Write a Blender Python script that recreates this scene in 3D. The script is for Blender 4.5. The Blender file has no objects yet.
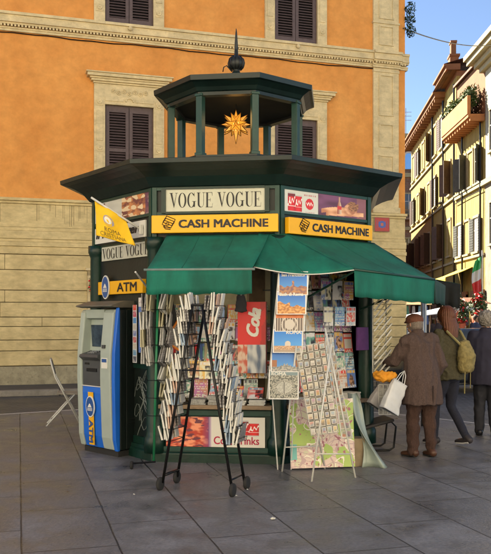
import bpy, math, random
from mathutils import Vector, Matrix, noise
S = bpy.context.scene
C = S.collection
R = math.radians
rnd = random.Random(7)

# ------------------------------------------------------------------ camera
F = 785.0                                    # focal length in pixels of a 491-wide picture
cd = bpy.data.cameras.new('camera'); cam = bpy.data.objects.new('camera', cd); C.objects.link(cam)
cd.sensor_fit = 'HORIZONTAL'; cd.sensor_width = 36.0; cd.lens = F/491*36
cd.shift_y = 41/491; cd.clip_start = .05; cd.clip_end = 2000
cam.location = (0, 0, 1.6); cam.rotation_euler = (R(90), 0, 0)
S.camera = cam
# ------------------------------------------------------------------ sky, sun, exposure
SUN_AZ, SUN_EL = -44.0, 37.0                 # degrees from +Y towards +X, and above the horizon
W = bpy.data.worlds.new('World'); S.world = W; W.use_nodes = True
sk = W.node_tree.nodes.new('ShaderNodeTexSky'); sk.sky_type = 'NISHITA'; sk.sun_disc = False
sk.sun_elevation = R(SUN_EL); sk.sun_rotation = R(SUN_AZ)
sk.air_density = 0.6; sk.dust_density = 0.0; sk.ozone_density = 0.5
bg = W.node_tree.nodes['Background']; bg.inputs[1].default_value = 0.05
W.node_tree.links.new(sk.outputs[0], bg.inputs[0])
sl = bpy.data.lights.new('sun', 'SUN'); so = bpy.data.objects.new('sun', sl); C.objects.link(so)
sl.energy = 5.0; sl.angle = R(.5); sl.color = (1, .90, .74)
sd = Vector((math.sin(R(SUN_AZ))*math.cos(R(SUN_EL)), math.cos(R(SUN_AZ))*math.cos(R(SUN_EL)), math.sin(R(SUN_EL))))
so.rotation_euler = sd.to_track_quat('Z', 'Y').to_euler(); so.location = sd*60
S.view_settings.view_transform = 'Standard'; S.view_settings.look = 'None'
S.view_settings.gamma = 1; S.view_settings.use_curve_mapping = False
S.view_settings.exposure = 2.4
S.view_settings.use_white_balance = True; S.view_settings.white_balance_temperature = 6700; S.view_settings.white_balance_tint = 10
try:
    S.cycles.max_bounces = 8; S.cycles.diffuse_bounces = 4; S.cycles.caustics_reflective = False
except Exception: pass

# ------------------------------------------------------------------ materials
def mat(name, col, rough=.7, var=.25, scale=6, bump=0.0, bscale=40, metal=0, col2=None, stretch=(1, 1, 1), emit=None, spec=.4, dirt=0, coat=0):
    m = bpy.data.materials.new(name); m.use_nodes = True; nt = m.node_tree; N = nt.nodes; L = nt.links
    b = N['Principled BSDF']; b.inputs['Roughness'].default_value = rough; b.inputs['Metallic'].default_value = metal
    b.inputs['Specular IOR Level'].default_value = spec
    if coat: b.inputs['Coat Weight'].default_value = coat
    tc = N.new('ShaderNodeTexCoord'); mp = N.new('ShaderNodeMapping'); mp.inputs['Scale'].default_value = stretch
    L.new(tc.outputs['Object'], mp.inputs['Vector'])
    c = tuple(col)+(1,)
    if var or col2:
        n = N.new('ShaderNodeTexNoise'); n.inputs['Scale'].default_value = scale; n.inputs['Detail'].default_value = 6; n.inputs['Roughness'].default_value = .62
        L.new(mp.outputs[0], n.inputs['Vector'])
        r = N.new('ShaderNodeValToRGB'); r.color_ramp.elements[0].position = .32; r.color_ramp.elements[1].position = .68
        d = tuple(max(0, x*(1-var)) for x in col)+(1,) if col2 is None else tuple(col2)+(1,)
        r.color_ramp.elements[0].color = d; r.color_ramp.elements[1].color = c
        L.new(n.outputs['Fac'], r.inputs['Fac']); out = r.outputs['Color']
        if dirt:
            n2 = N.new('ShaderNodeTexNoise'); n2.inputs['Scale'].default_value = scale*3.3; n2.inputs['Detail'].default_value = 8
            L.new(mp.outputs[0], n2.inputs['Vector'])
            r2 = N.new('ShaderNodeValToRGB'); r2.color_ramp.elements[0].position = .56; r2.color_ramp.elements[1].position = .72
            r2.color_ramp.elements[0].color = (0, 0, 0, 1); r2.color_ramp.elements[1].color = (dirt,)*3+(1,)
            L.new(n2.outputs['Fac'], r2.inputs['Fac'])
            mx = N.new('ShaderNodeMixRGB'); L.new(r2.outputs['Color'], mx.inputs[0]); L.new(out, mx.inputs[1])
            mx.inputs[2].default_value = tuple(x*.35 for x in col)+(1,); out = mx.outputs[0]
        L.new(out, b.inputs['Base Color'])
    else:
        b.inputs['Base Color'].default_value = c
    if bump:
        n3 = N.new('ShaderNodeTexNoise'); n3.inputs['Scale'].default_value = bscale; n3.inputs['Detail'].default_value = 5
        L.new(mp.outputs[0], n3.inputs['Vector'])
        bp = N.new('ShaderNodeBump'); bp.inputs['Strength'].default_value = bump; bp.inputs['Distance'].default_value = .02
        L.new(n3.outputs['Fac'], bp.inputs['Height']); L.new(bp.outputs[0], b.inputs['Normal'])
    if emit:
        b.inputs['Emission Color'].default_value = tuple(emit[0])+(1,); b.inputs['Emission Strength'].default_value = emit[1]
    return m

def brickmat(name, c1, c2, mortar, bw, rh, ms, rot=0, loc=(0, 0, 0), rough=.7, bump=.5, var=.5, nscale=1.2, offset=.5, gloss=0, plane='XY', speck=.0):
    m = bpy.data.materials.new(name); m.use_nodes = True; nt = m.node_tree; N = nt.nodes; L = nt.links
    b = N['Principled BSDF']; b.inputs['Roughness'].default_value = rough; b.inputs['Specular IOR Level'].default_value = .45
    tc = N.new('ShaderNodeTexCoord'); mp = N.new('ShaderNodeMapping'); src = tc.outputs['Object']
    if plane == 'XZ':
        sx = N.new('ShaderNodeSeparateXYZ'); cx = N.new('ShaderNodeCombineXYZ'); L.new(src, sx.inputs[0])
        L.new(sx.outputs[0], cx.inputs[0]); L.new(sx.outputs[2], cx.inputs[1]); src = cx.outputs[0]
    mp.inputs['Rotation'].default_value = (0, 0, rot); mp.inputs['Location'].default_value = loc
    wn = N.new('ShaderNodeTexNoise'); wn.inputs['Scale'].default_value = 3.5; wn.inputs['Detail'].default_value = 4; L.new(src, wn.inputs['Vector'])
    wa = N.new('ShaderNodeVectorMath'); wa.operation = 'SCALE'; wa.inputs['Scale'].default_value = .012 if rh > .3 else .03; L.new(wn.outputs['Color'], wa.inputs[0])
    wb_ = N.new('ShaderNodeVectorMath'); wb_.operation = 'ADD'; L.new(src, wb_.inputs[0]); L.new(wa.outputs[0], wb_.inputs[1]); src = wb_.outputs[0]
    L.new(src, mp.inputs['Vector'])
    br = N.new('ShaderNodeTexBrick'); br.inputs['Scale'].default_value = 1; br.inputs['Brick Width'].default_value = bw
    br.inputs['Row Height'].default_value = rh; br.inputs['Mortar Size'].default_value = ms; br.inputs['Mortar Smooth'].default_value = .3
    br.inputs['Color1'].default_value = tuple(c1)+(1,); br.inputs['Color2'].default_value = tuple(c2)+(1,); br.inputs['Mortar'].default_value = tuple(mortar)+(1,)
    br.offset = offset; L.new(mp.outputs[0], br.inputs['Vector'])
    n = N.new('ShaderNodeTexNoise'); n.inputs['Scale'].default_value = nscale; n.inputs['Detail'].default_value = 9; n.inputs['Roughness'].default_value = .68
    L.new(tc.outputs['Object'], n.inputs['Vector'])
    r = N.new('ShaderNodeValToRGB'); r.color_ramp.elements[0].position = .33; r.color_ramp.elements[1].position = .7
    r.color_ramp.elements[0].color = (1-var,)*3+(1,); r.color_ramp.elements[1].color = (1.15,)*3+(1,)
    L.new(n.outputs['Fac'], r.inputs['Fac'])
    mx = N.new('ShaderNodeMixRGB'); mx.blend_type = 'MULTIPLY'; mx.inputs[0].default_value = 1
    L.new(br.outputs['Color'], mx.inputs[1]); L.new(r.outputs['Color'], mx.inputs[2]); out = mx.outputs[0]
    nf = N.new('ShaderNodeTexNoise'); nf.inputs['Scale'].default_value = 34; nf.inputs['Detail'].default_value = 8; nf.inputs['Roughness'].default_value = .75; L.new(tc.outputs['Object'], nf.inputs['Vector'])
    rf = N.new('ShaderNodeValToRGB'); rf.color_ramp.elements[0].position = .35; rf.color_ramp.elements[1].position = .68; rf.color_ramp.elements[0].color = (.72,)*3+(1,); rf.color_ramp.elements[1].color = (1.22,)*3+(1,)
    L.new(nf.outputs['Fac'], rf.inputs['Fac']); mf = N.new('ShaderNodeMixRGB'); mf.blend_type = 'MULTIPLY'; mf.inputs[0].default_value = 1; L.new(out, mf.inputs[1]); L.new(rf.outputs['Color'], mf.inputs[2]); out = mf.outputs[0]
    if speck:                                 # chewing gum and small pale marks
        v = N.new('ShaderNodeTexVoronoi'); v.inputs['Scale'].default_value = 3.1; L.new(tc.outputs['Object'], v.inputs['Vector'])
        rr = N.new('ShaderNodeValToRGB'); rr.color_ramp.elements[0].position = .035; rr.color_ramp.elements[1].position = .05
        rr.color_ramp.elements[0].color = (speck,)*3+(1,); rr.color_ramp.elements[1].color = (0, 0, 0, 1)
        L.new(v.outputs['Distance'], rr.inputs['Fac'])
        m2 = N.new('ShaderNodeMixRGB'); L.new(rr.outputs['Color'], m2.inputs[0]); L.new(out, m2.inputs[1]); m2.inputs[2].default_value = (.20, .19, .18, 1); out = m2.outputs[0]
    L.new(out, b.inputs['Base Color'])
    if gloss:
        r3 = N.new('ShaderNodeMapRange'); r3.inputs['From Min'].default_value = .35; r3.inputs['From Max'].default_value = .65
        r3.inputs['To Min'].default_value = rough-gloss; r3.inputs['To Max'].default_value = rough+.15
        L.new(n.outputs['Fac'], r3.inputs['Value']); L.new(r3.outputs[0], b.inputs['Roughness'])
    n4 = N.new('ShaderNodeTexNoise'); n4.inputs['Scale'].default_value = 55; n4.inputs['Detail'].default_value = 4; L.new(tc.outputs['Object'], n4.inputs['Vector'])
    ad = N.new('ShaderNodeMath'); ad.operation = 'MULTIPLY_ADD'; L.new(br.outputs['Fac'], ad.inputs[0]); ad.inputs[1].default_value = -1.2
    ms_ = N.new('ShaderNodeMath'); ms_.operation = 'MULTIPLY_ADD'; L.new(n4.outputs['Fac'], ms_.inputs[0]); ms_.inputs[1].default_value = .35; L.new(n.outputs['Fac'], ms_.inputs[2])
    L.new(ms_.outputs[0], ad.inputs[2])
    bp = N.new('ShaderNodeBump'); bp.inputs['Strength'].default_value = bump; bp.inputs['Distance'].default_value = .012
    L.new(ad.outputs[0], bp.inputs['Height']); L.new(bp.outputs[0], b.inputs['Normal'])
    return m

def printmat():
    m = bpy.data.materials.new('print'); m.use_nodes = True; N = m.node_tree.nodes
    a = N.new('ShaderNodeVertexColor'); a.layer_name = 'Col'
    m.node_tree.links.new(a.outputs[0], N['Principled BSDF'].inputs['Base Color'])
    N['Principled BSDF'].inputs['Roughness'].default_value = .42
    return m
def addlines(m, sc=14, strength=.25):
    N = m.node_tree.nodes; L = m.node_tree.links; b = N['Principled BSDF']
    tc = N.new('ShaderNodeTexCoord'); mp = N.new('ShaderNodeMapping'); mp.inputs['Scale'].default_value = (1.2, 1.2, sc); L.new(tc.outputs['Object'], mp.inputs['Vector'])
    n = N.new('ShaderNodeTexNoise'); n.inputs['Scale'].default_value = 3; n.inputs['Detail'].default_value = 7; n.inputs['Roughness'].default_value = .7; L.new(mp.outputs[0], n.inputs['Vector'])
    r_ = N.new('ShaderNodeValToRGB'); r_.color_ramp.elements[0].position = .36; r_.color_ramp.elements[1].position = .62; r_.color_ramp.elements[0].color = (1-strength,)*3+(1,); r_.color_ramp.elements[1].color = (1.08,)*3+(1,)
    L.new(n.outputs['Fac'], r_.inputs['Fac']); src = b.inputs['Base Color'].links[0].from_socket
    mx = N.new('ShaderNodeMixRGB'); mx.blend_type = 'MULTIPLY'; mx.inputs[0].default_value = 1; L.new(src, mx.inputs[1]); L.new(r_.outputs['Color'], mx.inputs[2]); L.new(mx.outputs[0], b.inputs['Base Color'])
    return m
PRINT = printmat()
green = mat('kiosk green paint', (.005, .032, .022), .38, .35, 5, .12, 30, dirt=.25)
green_l = mat('kiosk pale green paint', (.010, .052, .040), .42, .3, 5, .10, 30, dirt=.25)
black_green = mat('dark green panel', (.007, .014, .012), .45, .3, 4, .1, 30, dirt=.3)
roofmat = mat('painted roof metal', (.007, .020, .018), .40, .4, 3, .15, 12, dirt=.3)
awn = mat('awning canvas', (.003, .160, .112), .75, .38, 1.6, .35, 260, stretch=(2.2, 2.2, .5), dirt=.18)
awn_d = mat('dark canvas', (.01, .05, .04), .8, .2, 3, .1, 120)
yellow = mat('yellow sign', (.80, .42, .012), .45, .08, 3)
ltblack = mat('black lettering', (.012, .012, .014), .5, 0)
white = mat('white sign board', (.72, .72, .66), .5, .1, 4)
cream = mat('cream sign board', (.55, .56, .46), .6, .15, 4)
whitepaint = mat('white painted metal', (.62, .62, .58), .4, .15, 10)
blackmetal = mat('black metal', (.012, .012, .013), .35, .2, 10, metal=.3)
rubber = mat('rubber', (.02, .02, .02), .8, .2, 10)
steel = mat('galvanised steel', (.35, .36, .36), .4, .2, 8, metal=.8)
wood = mat('worn wood ledge', (.30, .21, .13), .6, .4, 12, .1, 60, stretch=(1, 6, 6))
beige = mat('beige board', (.50, .46, .30), .7, .3, 5)
red = mat('red print', (.62, .012, .015), .35, .1, 4)
blue = mat('blue paint', (.010, .130, .62), .35, .1, 3)
dkblue = mat('dark blue print', (.02, .08, .28), .4, .05, 3)
greypl = mat('grey green plastic', (.36, .42, .38), .4, .12, 4)
dkgrey = mat('dark grey plastic', (.06, .065, .07), .4, .2, 6)
ochre = mat('orange stucco', (.74, .335, .085), .88, .24, 1.0, .35, 28, col2=(.62, .25, .055), stretch=(1, 1, .8), dirt=.10)
addlines(ochre, 1.4, .10)
stone = mat('travertine', (.70, .56, .28), .75, .3, 1.6, .35, 25, col2=(.54, .42, .20), dirt=.20)
stone_t = mat('window stone', (.70, .57, .32), .75, .22, 5, .3, 30, dirt=.20)
addlines(stone, 3, .18); addlines(stone_t, 3, .12)
plinthm = mat('rough plinth', (.42, .37, .24), .9, .35, 6, .8, 30, dirt=.55)
shutm = mat('brown shutter paint', (.115, .080, .078), .6, .3, 10)
shut_d = mat('dark void', (.012, .010, .012), .8, 0)
addlines(green, .3, .35); addlines(black_green, .4, .35); addlines(awn, .35, .25)
paper_w = mat('newsprint', (.62, .62, .58), .8, .25, 25)
paper_g = mat('grey newsprint', (.42, .42, .40), .8, .45, 45)
goldm = mat('gold star glass', (.62, .27, .03), .35, .2, 20, emit=((1, .42, .05), .10))
bulb = mat('glowing bulb', (1, .8, .4), .5, 0, emit=((1, .62, .18), 1.6))
pave = brickmat('basalt slabs', (.205, .203, .212), (.160, .158, .166), (.040, .038, .040), 1.18, .655, .007, rot=R(-106.1), loc=(.35, .0245, 0), rough=.46, bump=1.0, var=.50, nscale=2.2, gloss=.20, speck=.8)
cobble = brickmat('road setts', (.125, .127, .132), (.085, .088, .094), (.018, .018, .02), .13, .12, .008, rot=R(35), rough=.52, bump=1.0, var=.5, nscale=1.0, gloss=.12)
kerbm = mat('kerb stone', (.30, .27, .22), .7, .35, 5, .4, 30, dirt=.3)
linem = mat('worn white road paint', (.62, .60, .55), .7, .25, 14, .1, 40, dirt=.5)
clearpl = mat('milky plastic sheet', (.30, .36, .32), .25, .2, 5); 
# ------------------------------------------------------------------ mesh helpers
def link(name, me, m=None, parent=None, smooth=False):
    o = bpy.data.objects.new(name, me); C.objects.link(o)
    if m: me.materials.append(m)
    if parent: o.parent = parent
    if smooth:
        for p in me.polygons: p.use_smooth = True
    return o
class MB:
    def __init__(s): s.v = []; s.f = []
    def add(s, vs, fs):
        b = len(s.v); s.v += [Vector(v) for v in vs]; s.f += [tuple(b+i for i in f) for f in fs]; return s
    def box(s, c, d, M=None):
        hx, hy, hz = d[0]/2, d[1]/2, d[2]/2
        vs = [Vector((x, y, z)) for z in (-hz, hz) for y in (-hy, hy) for x in (-hx, hx)]
        vs = [((M @ v) if M else v)+Vector(c) for v in vs]
        return s.add(vs, [(0, 2, 3, 1), (4, 5, 7, 6), (0, 1, 5, 4), (2, 6, 7, 3), (0, 4, 6, 2), (1, 3, 7, 5)])
    def bb(s, x0, x1, y0, y1, z0, z1):
        return s.box(((x0+x1)/2, (y0+y1)/2, (z0+z1)/2), (abs(x1-x0), abs(y1-y0), abs(z1-z0)))
    def quad(s, a, b, c, d): return s.add([a, b, c, d], [(0, 1, 2, 3)])
    def prism(s, pts, z0, z1):
        n = len(pts)
        vs = [(x, y, z0) for x, y in pts]+[(x, y, z1) for x, y in pts]
        fs = [tuple(reversed(range(n))), tuple(range(n, 2*n))]+[(i, (i+1) % n, n+(i+1) % n, n+i) for i in range(n)]
        return s.add(vs, fs)
    def tube(s, pts, r, n=8, r2=None):
        pts = [Vector(p) for p in pts]; m = len(pts); ring = []
        up = None; b = len(s.v)
        for i, p in enumerate(pts):
            t = (pts[min(i+1, m-1)]-pts[max(i-1, 0)]).normalized()
            if up is None:
                up = Vector((0, 0, 1)) if abs(t.z) < .9 else Vector((1, 0, 0))
            a = t.cross(up).normalized(); up = a.cross(t).normalized()
            rr = r if r2 is None else r+(r2-r)*i/(m-1)
            for k in range(n):
                q = 2*math.pi*k/n; s.v.append(p+a*math.cos(q)*rr+up*math.sin(q)*rr)
        for i in range(m-1):
            for k in range(n):
                s.f.append((b+i*n+k, b+i*n+(k+1) % n, b+(i+1)*n+(k+1) % n, b+(i+1)*n+k))
        s.f.append(tuple(b+k for k in reversed(range(n)))); s.f.append(tuple(b+(m-1)*n+k for k in range(n)))
        return s
    def lathe(s, prof, c=(0, 0, 0), n=16, ax='Z'):
        b = len(s.v); c = Vector(c)
        for r, z in prof:
            for k in range(n):
                q = 2*math.pi*(k+.5)/n; p = Vector((r*math.cos(q), r*math.sin(q), z))
                if ax == 'X': p = Vector((p.z, p.x, p.y))
                if ax == 'Y': p = Vector((p.x, p.z, p.y))
                s.v.append(c+p)
        for i in range(len(prof)-1):
            for k in range(n):
                s.f.append((b+i*n+k, b+i*n+(k+1) % n, b+(i+1)*n+(k+1) % n, b+(i+1)*n+k))
        s.f.append(tuple(b+k for k in reversed(range(n)))); s.f.append(tuple(b+(len(prof)-1)*n+k for k in range(n)))
        return s
    def ball(s, c, r, n=12, sc=(1, 1, 1)):
        b = len(s.v); c = Vector(c); m = n//2
        for i in range(1, m):
            for k in range(n):
                a = math.pi*i/m; q = 2*math.pi*k/n
                s.v.append(c+Vector((r*sc[0]*math.sin(a)*math.cos(q), r*sc[1]*math.sin(a)*math.sin(q), r*sc[2]*math.cos(a))))
        for i in range(m-2):
            for k in range(n): s.f.append((b+i*n+k, b+(i+1)*n+k, b+(i+1)*n+(k+1) % n, b+i*n+(k+1) % n))
        t = len(s.v); s.v += [c+Vector((0, 0, r*sc[2])), c-Vector((0, 0, r*sc[2]))]
        for k in range(n):
            s.f.append((t, b+k, b+(k+1) % n)); s.f.append((t+1, b+(m-2)*n+(k+1) % n, b+(m-2)*n+k))
        return s
    def chain(s, pts, rad, n=14, right=(1, 0, 0), flat=False):
        """tapered elliptical limb with rounded ends; rad is a list of r or (r_right, r_other)"""
        pts = [Vector(p) for p in pts]; rad = [(r, r) if not isinstance(r, tuple) else r for r in rad]
        P = []; m = len(pts); right = Vector(right)
        t0 = (pts[0]-pts[1]).normalized(); t1 = (pts[-1]-pts[-2]).normalized()
        for k in (1.0, .75, .4): a = math.sqrt(max(0, 1-k*k)); a = (.75+.25*a) if flat else a; P.append((pts[0]+t0*min(rad[0])*k*(.05 if flat else .9), (rad[0][0]*max(a, .05), rad[0][1]*max(a, .05)), -t0))
        for i in range(m):
            P.append((pts[i], rad[i], (pts[min(i+1, m-1)]-pts[max(i-1, 0)]).normalized()))
        for k in (.4, .75, 1.0): a = math.sqrt(max(0, 1-k*k)); P.append((pts[-1]+t1*min(rad[-1])*k*.9, (rad[-1][0]*max(a, .05), rad[-1][1]*max(a, .05)), t1))
        b = len(s.v)
        for p, (ra, rb), t in P:
            a = right-t*right.dot(t)
            if a.length < .15: a = Vector((0, 1, 0))-t*t.y
            a.normalize(); c = t.cross(a).normalized()
            for k in range(n):
                q = 2*math.pi*k/n; s.v.append(p+a*math.cos(q)*ra+c*math.sin(q)*rb)
        for i in range(len(P)-1):
            for k in range(n): s.f.append((b+i*n+k, b+i*n+(k+1) % n, b+(i+1)*n+(k+1) % n, b+(i+1)*n+k))
        s.f.append(tuple(b+k for k in reversed(range(n)))); s.f.append(tuple(b+(len(P)-1)*n+k for k in range(n)))
        return s
    def xf(s, M): s.v = [M @ v for v in s.v]; return s
    def mesh(s, name):
        me = bpy.data.meshes.new(name); me.from_pydata([tuple(v) for v in s.v], [], s.f); me.update(); return me
    def build(s, name, m, parent=None, smooth=False, bevel=0):
        o = link(name, s.mesh(name), m, parent, smooth)
        if bevel:
            bv = o.modifiers.new('b', 'BEVEL'); bv.width = bevel; bv.segments = 2; bv.limit_method = 'ANGLE'; bv.angle_limit = R(40)
        return o
def grid_mesh(fn, nu, nv):
    vs = [fn(i/nu, j/nv) for j in range(nv+1) for i in range(nu+1)]
    return MB().add(vs, [(j*(nu+1)+i, j*(nu+1)+i+1, (j+1)*(nu+1)+i+1, (j+1)*(nu+1)+i) for j in range(nv) for i in range(nu)])
TS = bpy.data.scenes.new('workbench')
def evalmesh(o):
    TS.collection.objects.link(o)
    for md in o.modifiers:
        if md.type == 'BOOLEAN': TS.collection.objects.link(md.object)
    vl = TS.view_layers[0]; vl.update(); dg = vl.depsgraph
    me = bpy.data.meshes.new_from_object(o.evaluated_get(dg))
    for q in list(TS.collection.objects): TS.collection.objects.unlink(q)
    return me
def remesh(mb, vox, smooth=6, wrinkle=0, wscale=9, ws=(1, 1, 1)):
    o = link('tmp', mb.mesh('tmp'))
    r = o.modifiers.new('r', 'REMESH'); r.mode = 'VOXEL'; r.voxel_size = vox
    if smooth:
        q = o.modifiers.new('s', 'SMOOTH'); q.iterations = smooth; q.factor = .5
    me = evalmesh(o); bpy.data.objects.remove(o)
    if wrinkle:
        nn = [v.normal.copy() for v in me.vertices]
        for v in me.vertices:
            p = Vector((v.co.x*ws[0], v.co.y*ws[1], v.co.z*ws[2]))*wscale
            d = noise.noise(p)*.7+noise.noise(p*2.3)*.35-abs(noise.noise(p*1.2+Vector((5, 2, 1))))*.9
            v.co += nn[v.index]*d*wrinkle
        me.update()
    for p in me.polygons: p.use_smooth = True
    return me
def empty(name, label=None, cat=None, loc=(0, 0, 0), rz=0, group=None):
    o = bpy.data.objects.new(name, None); C.objects.link(o); o.location = loc; o.rotation_euler = (0, 0, rz)
    o.empty_display_size = .1
    return tag(o, label, cat, group)
def tag(o, label=None, cat=None, group=None, kind=None):
    if label: o['label'] = label
    if cat: o['category'] = cat
    if group: o['group'] = group
    if kind: o['kind'] = kind
    return o
ORD = ['first', 'second', 'third', 'fourth', 'fifth', 'sixth', 'seventh', 'eighth', 'ninth', 'tenth', 'eleventh', 'twelfth', 'thirteenth', 'fourteenth']
def frame(o, x, z):
    """matrix putting a flat drawing (x right, y up) at origin o with right axis x and up axis z"""
    x = Vector(x).normalized(); z = Vector(z); z = (z-x*z.dot(x)).normalized(); n = x.cross(z)
    return Matrix(((x.x, z.x, n.x, o[0]), (x.y, z.y, n.y, o[1]), (x.z, z.z, n.z, o[2]), (0, 0, 0, 1)))
def text(s, M, w, h, m, parent, bold=.0, shear=0, name='lettering', depth=.002, keep=False):
    cu = bpy.data.curves.new('t', 'FONT'); cu.body = s; cu.size = 1; cu.shear = shear; cu.extrude = 0
    cu.resolution_u = 3
    o = bpy.data.objects.new('t', cu); C.objects.link(o); me = evalmesh(o); bpy.data.objects.remove(o)
    xs = [v.co.x for v in me.vertices]; ys = [v.co.y for v in me.vertices]
    sx = w/(max(xs)-min(xs)); sy = h/(max(ys)-min(ys))
    if keep: sx = sy = min(sx, sy)
    cx = (max(xs)+min(xs))/2; cy = (max(ys)+min(ys))/2
    base = [((v.co.x-cx)*sx, (v.co.y-cy)*sy) for v in me.vertices]; fs = [tuple(p.vertices) for p in me.polygons]; mb = MB()
    off = [(0, 0)]+([(d*bold*h*1.3, e*bold*h*.9) for d, e in ((-1, -1), (1, -1), (1, 1), (-1, 1))] if bold else [])
    for q, (dx, dy) in enumerate(off): mb.add([M @ Vector((x+dx, y+dy, depth+q*.0003)) for x, y in base], fs)
    return mb.build(name, m, parent)
def didone(s, M, w, h, m, parent, depth=.003):
    """fashion-magazine style lettering: thick stems, hairline arms"""
    mb = MB(); x = 0
    def ring(x, a0, a1, W_=.80, th=.17, tn=.03, n=28):
        pts = []
        for i in range(n+1):
            a = R(a0+(a1-a0)*i/n)
            pts.append(((x+W_/2+W_/2*math.cos(a), .5+.5*math.sin(a), 0), (x+W_/2+(W_/2-th)*math.cos(a), .5+(.5-tn)*math.sin(a), 0)))
        for i in range(n): mb.quad(pts[i][0], pts[i+1][0], pts[i+1][1], pts[i][1])
    def q(*p): mb.add([(x+a, b, 0) for a, b in p], [tuple(range(len(p)))])
    for ch in s:
        if ch == 'V':
            q((.08, 1), (.27, 1), (.50, .12), (.44, 0)); q((.70, 1), (.735, 1), (.46, 0), (.42, .06)); q((0, .97), (.36, .97), (.36, 1), (0, 1)); q((.58, .97), (.84, .97), (.84, 1), (.58, 1)); x += .88
        elif ch == 'O': ring(x, 0, 360); x += .90
        elif ch == 'G':
            ring(x, 40, 322); q((.60, .05), (.76, .05), (.76, .42), (.60, .42)); q((.48, .40), (.86, .40), (.86, .43), (.48, .43)); q((.68, .78), (.71, .70), (.71, 1), (.68, 1)); x += .94
        elif ch == 'U':
            q((.09, .25), (.26, .25), (.26, 1), (.09, 1)); q((.66, .25), (.69, .25), (.69, 1), (.66, 1)); q((0, .97), (.36, .97), (.36, 1), (0, 1)); q((.56, .97), (.80, .97), (.80, 1), (.56, 1))
            n = 12
            for i in range(n):
                a, b = math.pi*(1+i/n), math.pi*(1+(i+1)/n)
                def o_(t): return (x+.39+.30*math.cos(t), .25+.25*math.sin(t), 0)
                def i_(t): return (x+.46+.20*math.cos(t), .25+.215*math.sin(t), 0)
                mb.quad(o_(a), o_(b), i_(b), i_(a))
            x += .86
        elif ch == 'E':
            q((.08, 0), (.25, 0), (.25, 1), (.08, 1)); q((0, .97), (.66, .97), (.66, 1), (0, 1)); q((0, 0), (.68, 0), (.68, .03), (0, .03)); q((.25, .485), (.48, .485), (.48, .515), (.25, .515))
            q((.46, .38), (.49, .38), (.49, .62), (.46, .62)); q((.62, .97), (.66, .76), (.68, .76), (.66, .97)); q((.64, .03), (.66, .03), (.71, .27), (.69, .27)); x += .78
        else: x += .38
    X = x-.08
    mb.v = [M @ Vector(((v.x/X-.5)*w, (v.y-.5)*h, depth)) for v in mb.v]
    return mb.build('lettering', m, parent)
def pic(fn, M, w, h, nx, ny, name='picture', parent=None, thick=.003):
    """a printed sheet; fn(u, v) gives the ink colour, u right, v up"""
    mb = grid_mesh(lambda u, v: M @ Vector(((u-.5)*w, (v-.5)*h, thick)), nx, ny)
    nf = nx*ny
    if thick > .0005:
        c = [M @ Vector((a*w/2, b*h/2, t)) for t in (0, thick-.0002) for a, b in ((-1, -1), (1, -1), (1, 1), (-1, 1))]
        mb.add(c, [(3, 2, 1, 0), (0, 1, 5, 4), (1, 2, 6, 5), (2, 3, 7, 6), (3, 0, 4, 7)])
    me = mb.mesh(name); ca = me.color_attributes.new('Col', 'FLOAT_COLOR', 'CORNER')
    for i, p in enumerate(me.polygons):
        if i < nf: c = fn((i % nx+.5)/nx, (i//nx+.5)/ny)
        else: c = (.5, .5, .48)
        for li in p.loop_indices: ca.data[li].color = (c[0], c[1], c[2], 1)
    return link(name, me, PRINT, parent)
def nz(u, v, s, k=0): return noise.noise(Vector((u*s, v*s, k*7.3)))
def mixc(a, b, t): t = max(0, min(1, t)); return tuple(a[i]+(b[i]-a[i])*t for i in range(3))

# ================================================================== SETTING: ground
def sheet(name, pts, z, m): return tag(MB().add([(x, y, z) for x, y in pts], [tuple(range(len(pts)))]).build(name, m), kind='structure')
sheet('road', [(-300, -300), (300, -300), (300, 700), (-300, 700)], 0, cobble)
curve = [(-9, 9.6), (-6.6, 11.3), (-5.5, 12.1), (-4.05, 12.98), (-2.83, 13.7), (-1.7, 14.1), (-.4, 14.35), (.8, 14.1), (1.9, 13.5), (2.72, 12.8), (3.54, 11.85), (4.6, 10.6), (5.6, 9.2), (7.5, 6)]
sheet('pavement', [(-14, -9), (14, -9), (12, -1)]+list(reversed(curve))+[(-14, 5)], .004, pave)
mb = MB()
for a, b in zip(curve[:-1], curve[1:]):
    a, b = Vector(a+(0,)), Vector(b+(0,)); n = Vector((-(b-a).y, (b-a).x, 0)).normalized()*.055
    z = Vector((0, 0, .008)); mb.quad(a-n+z, b-n+z, b+n+z, a+n+z)
tag(mb.build('road_line', linem), kind='structure')

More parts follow.
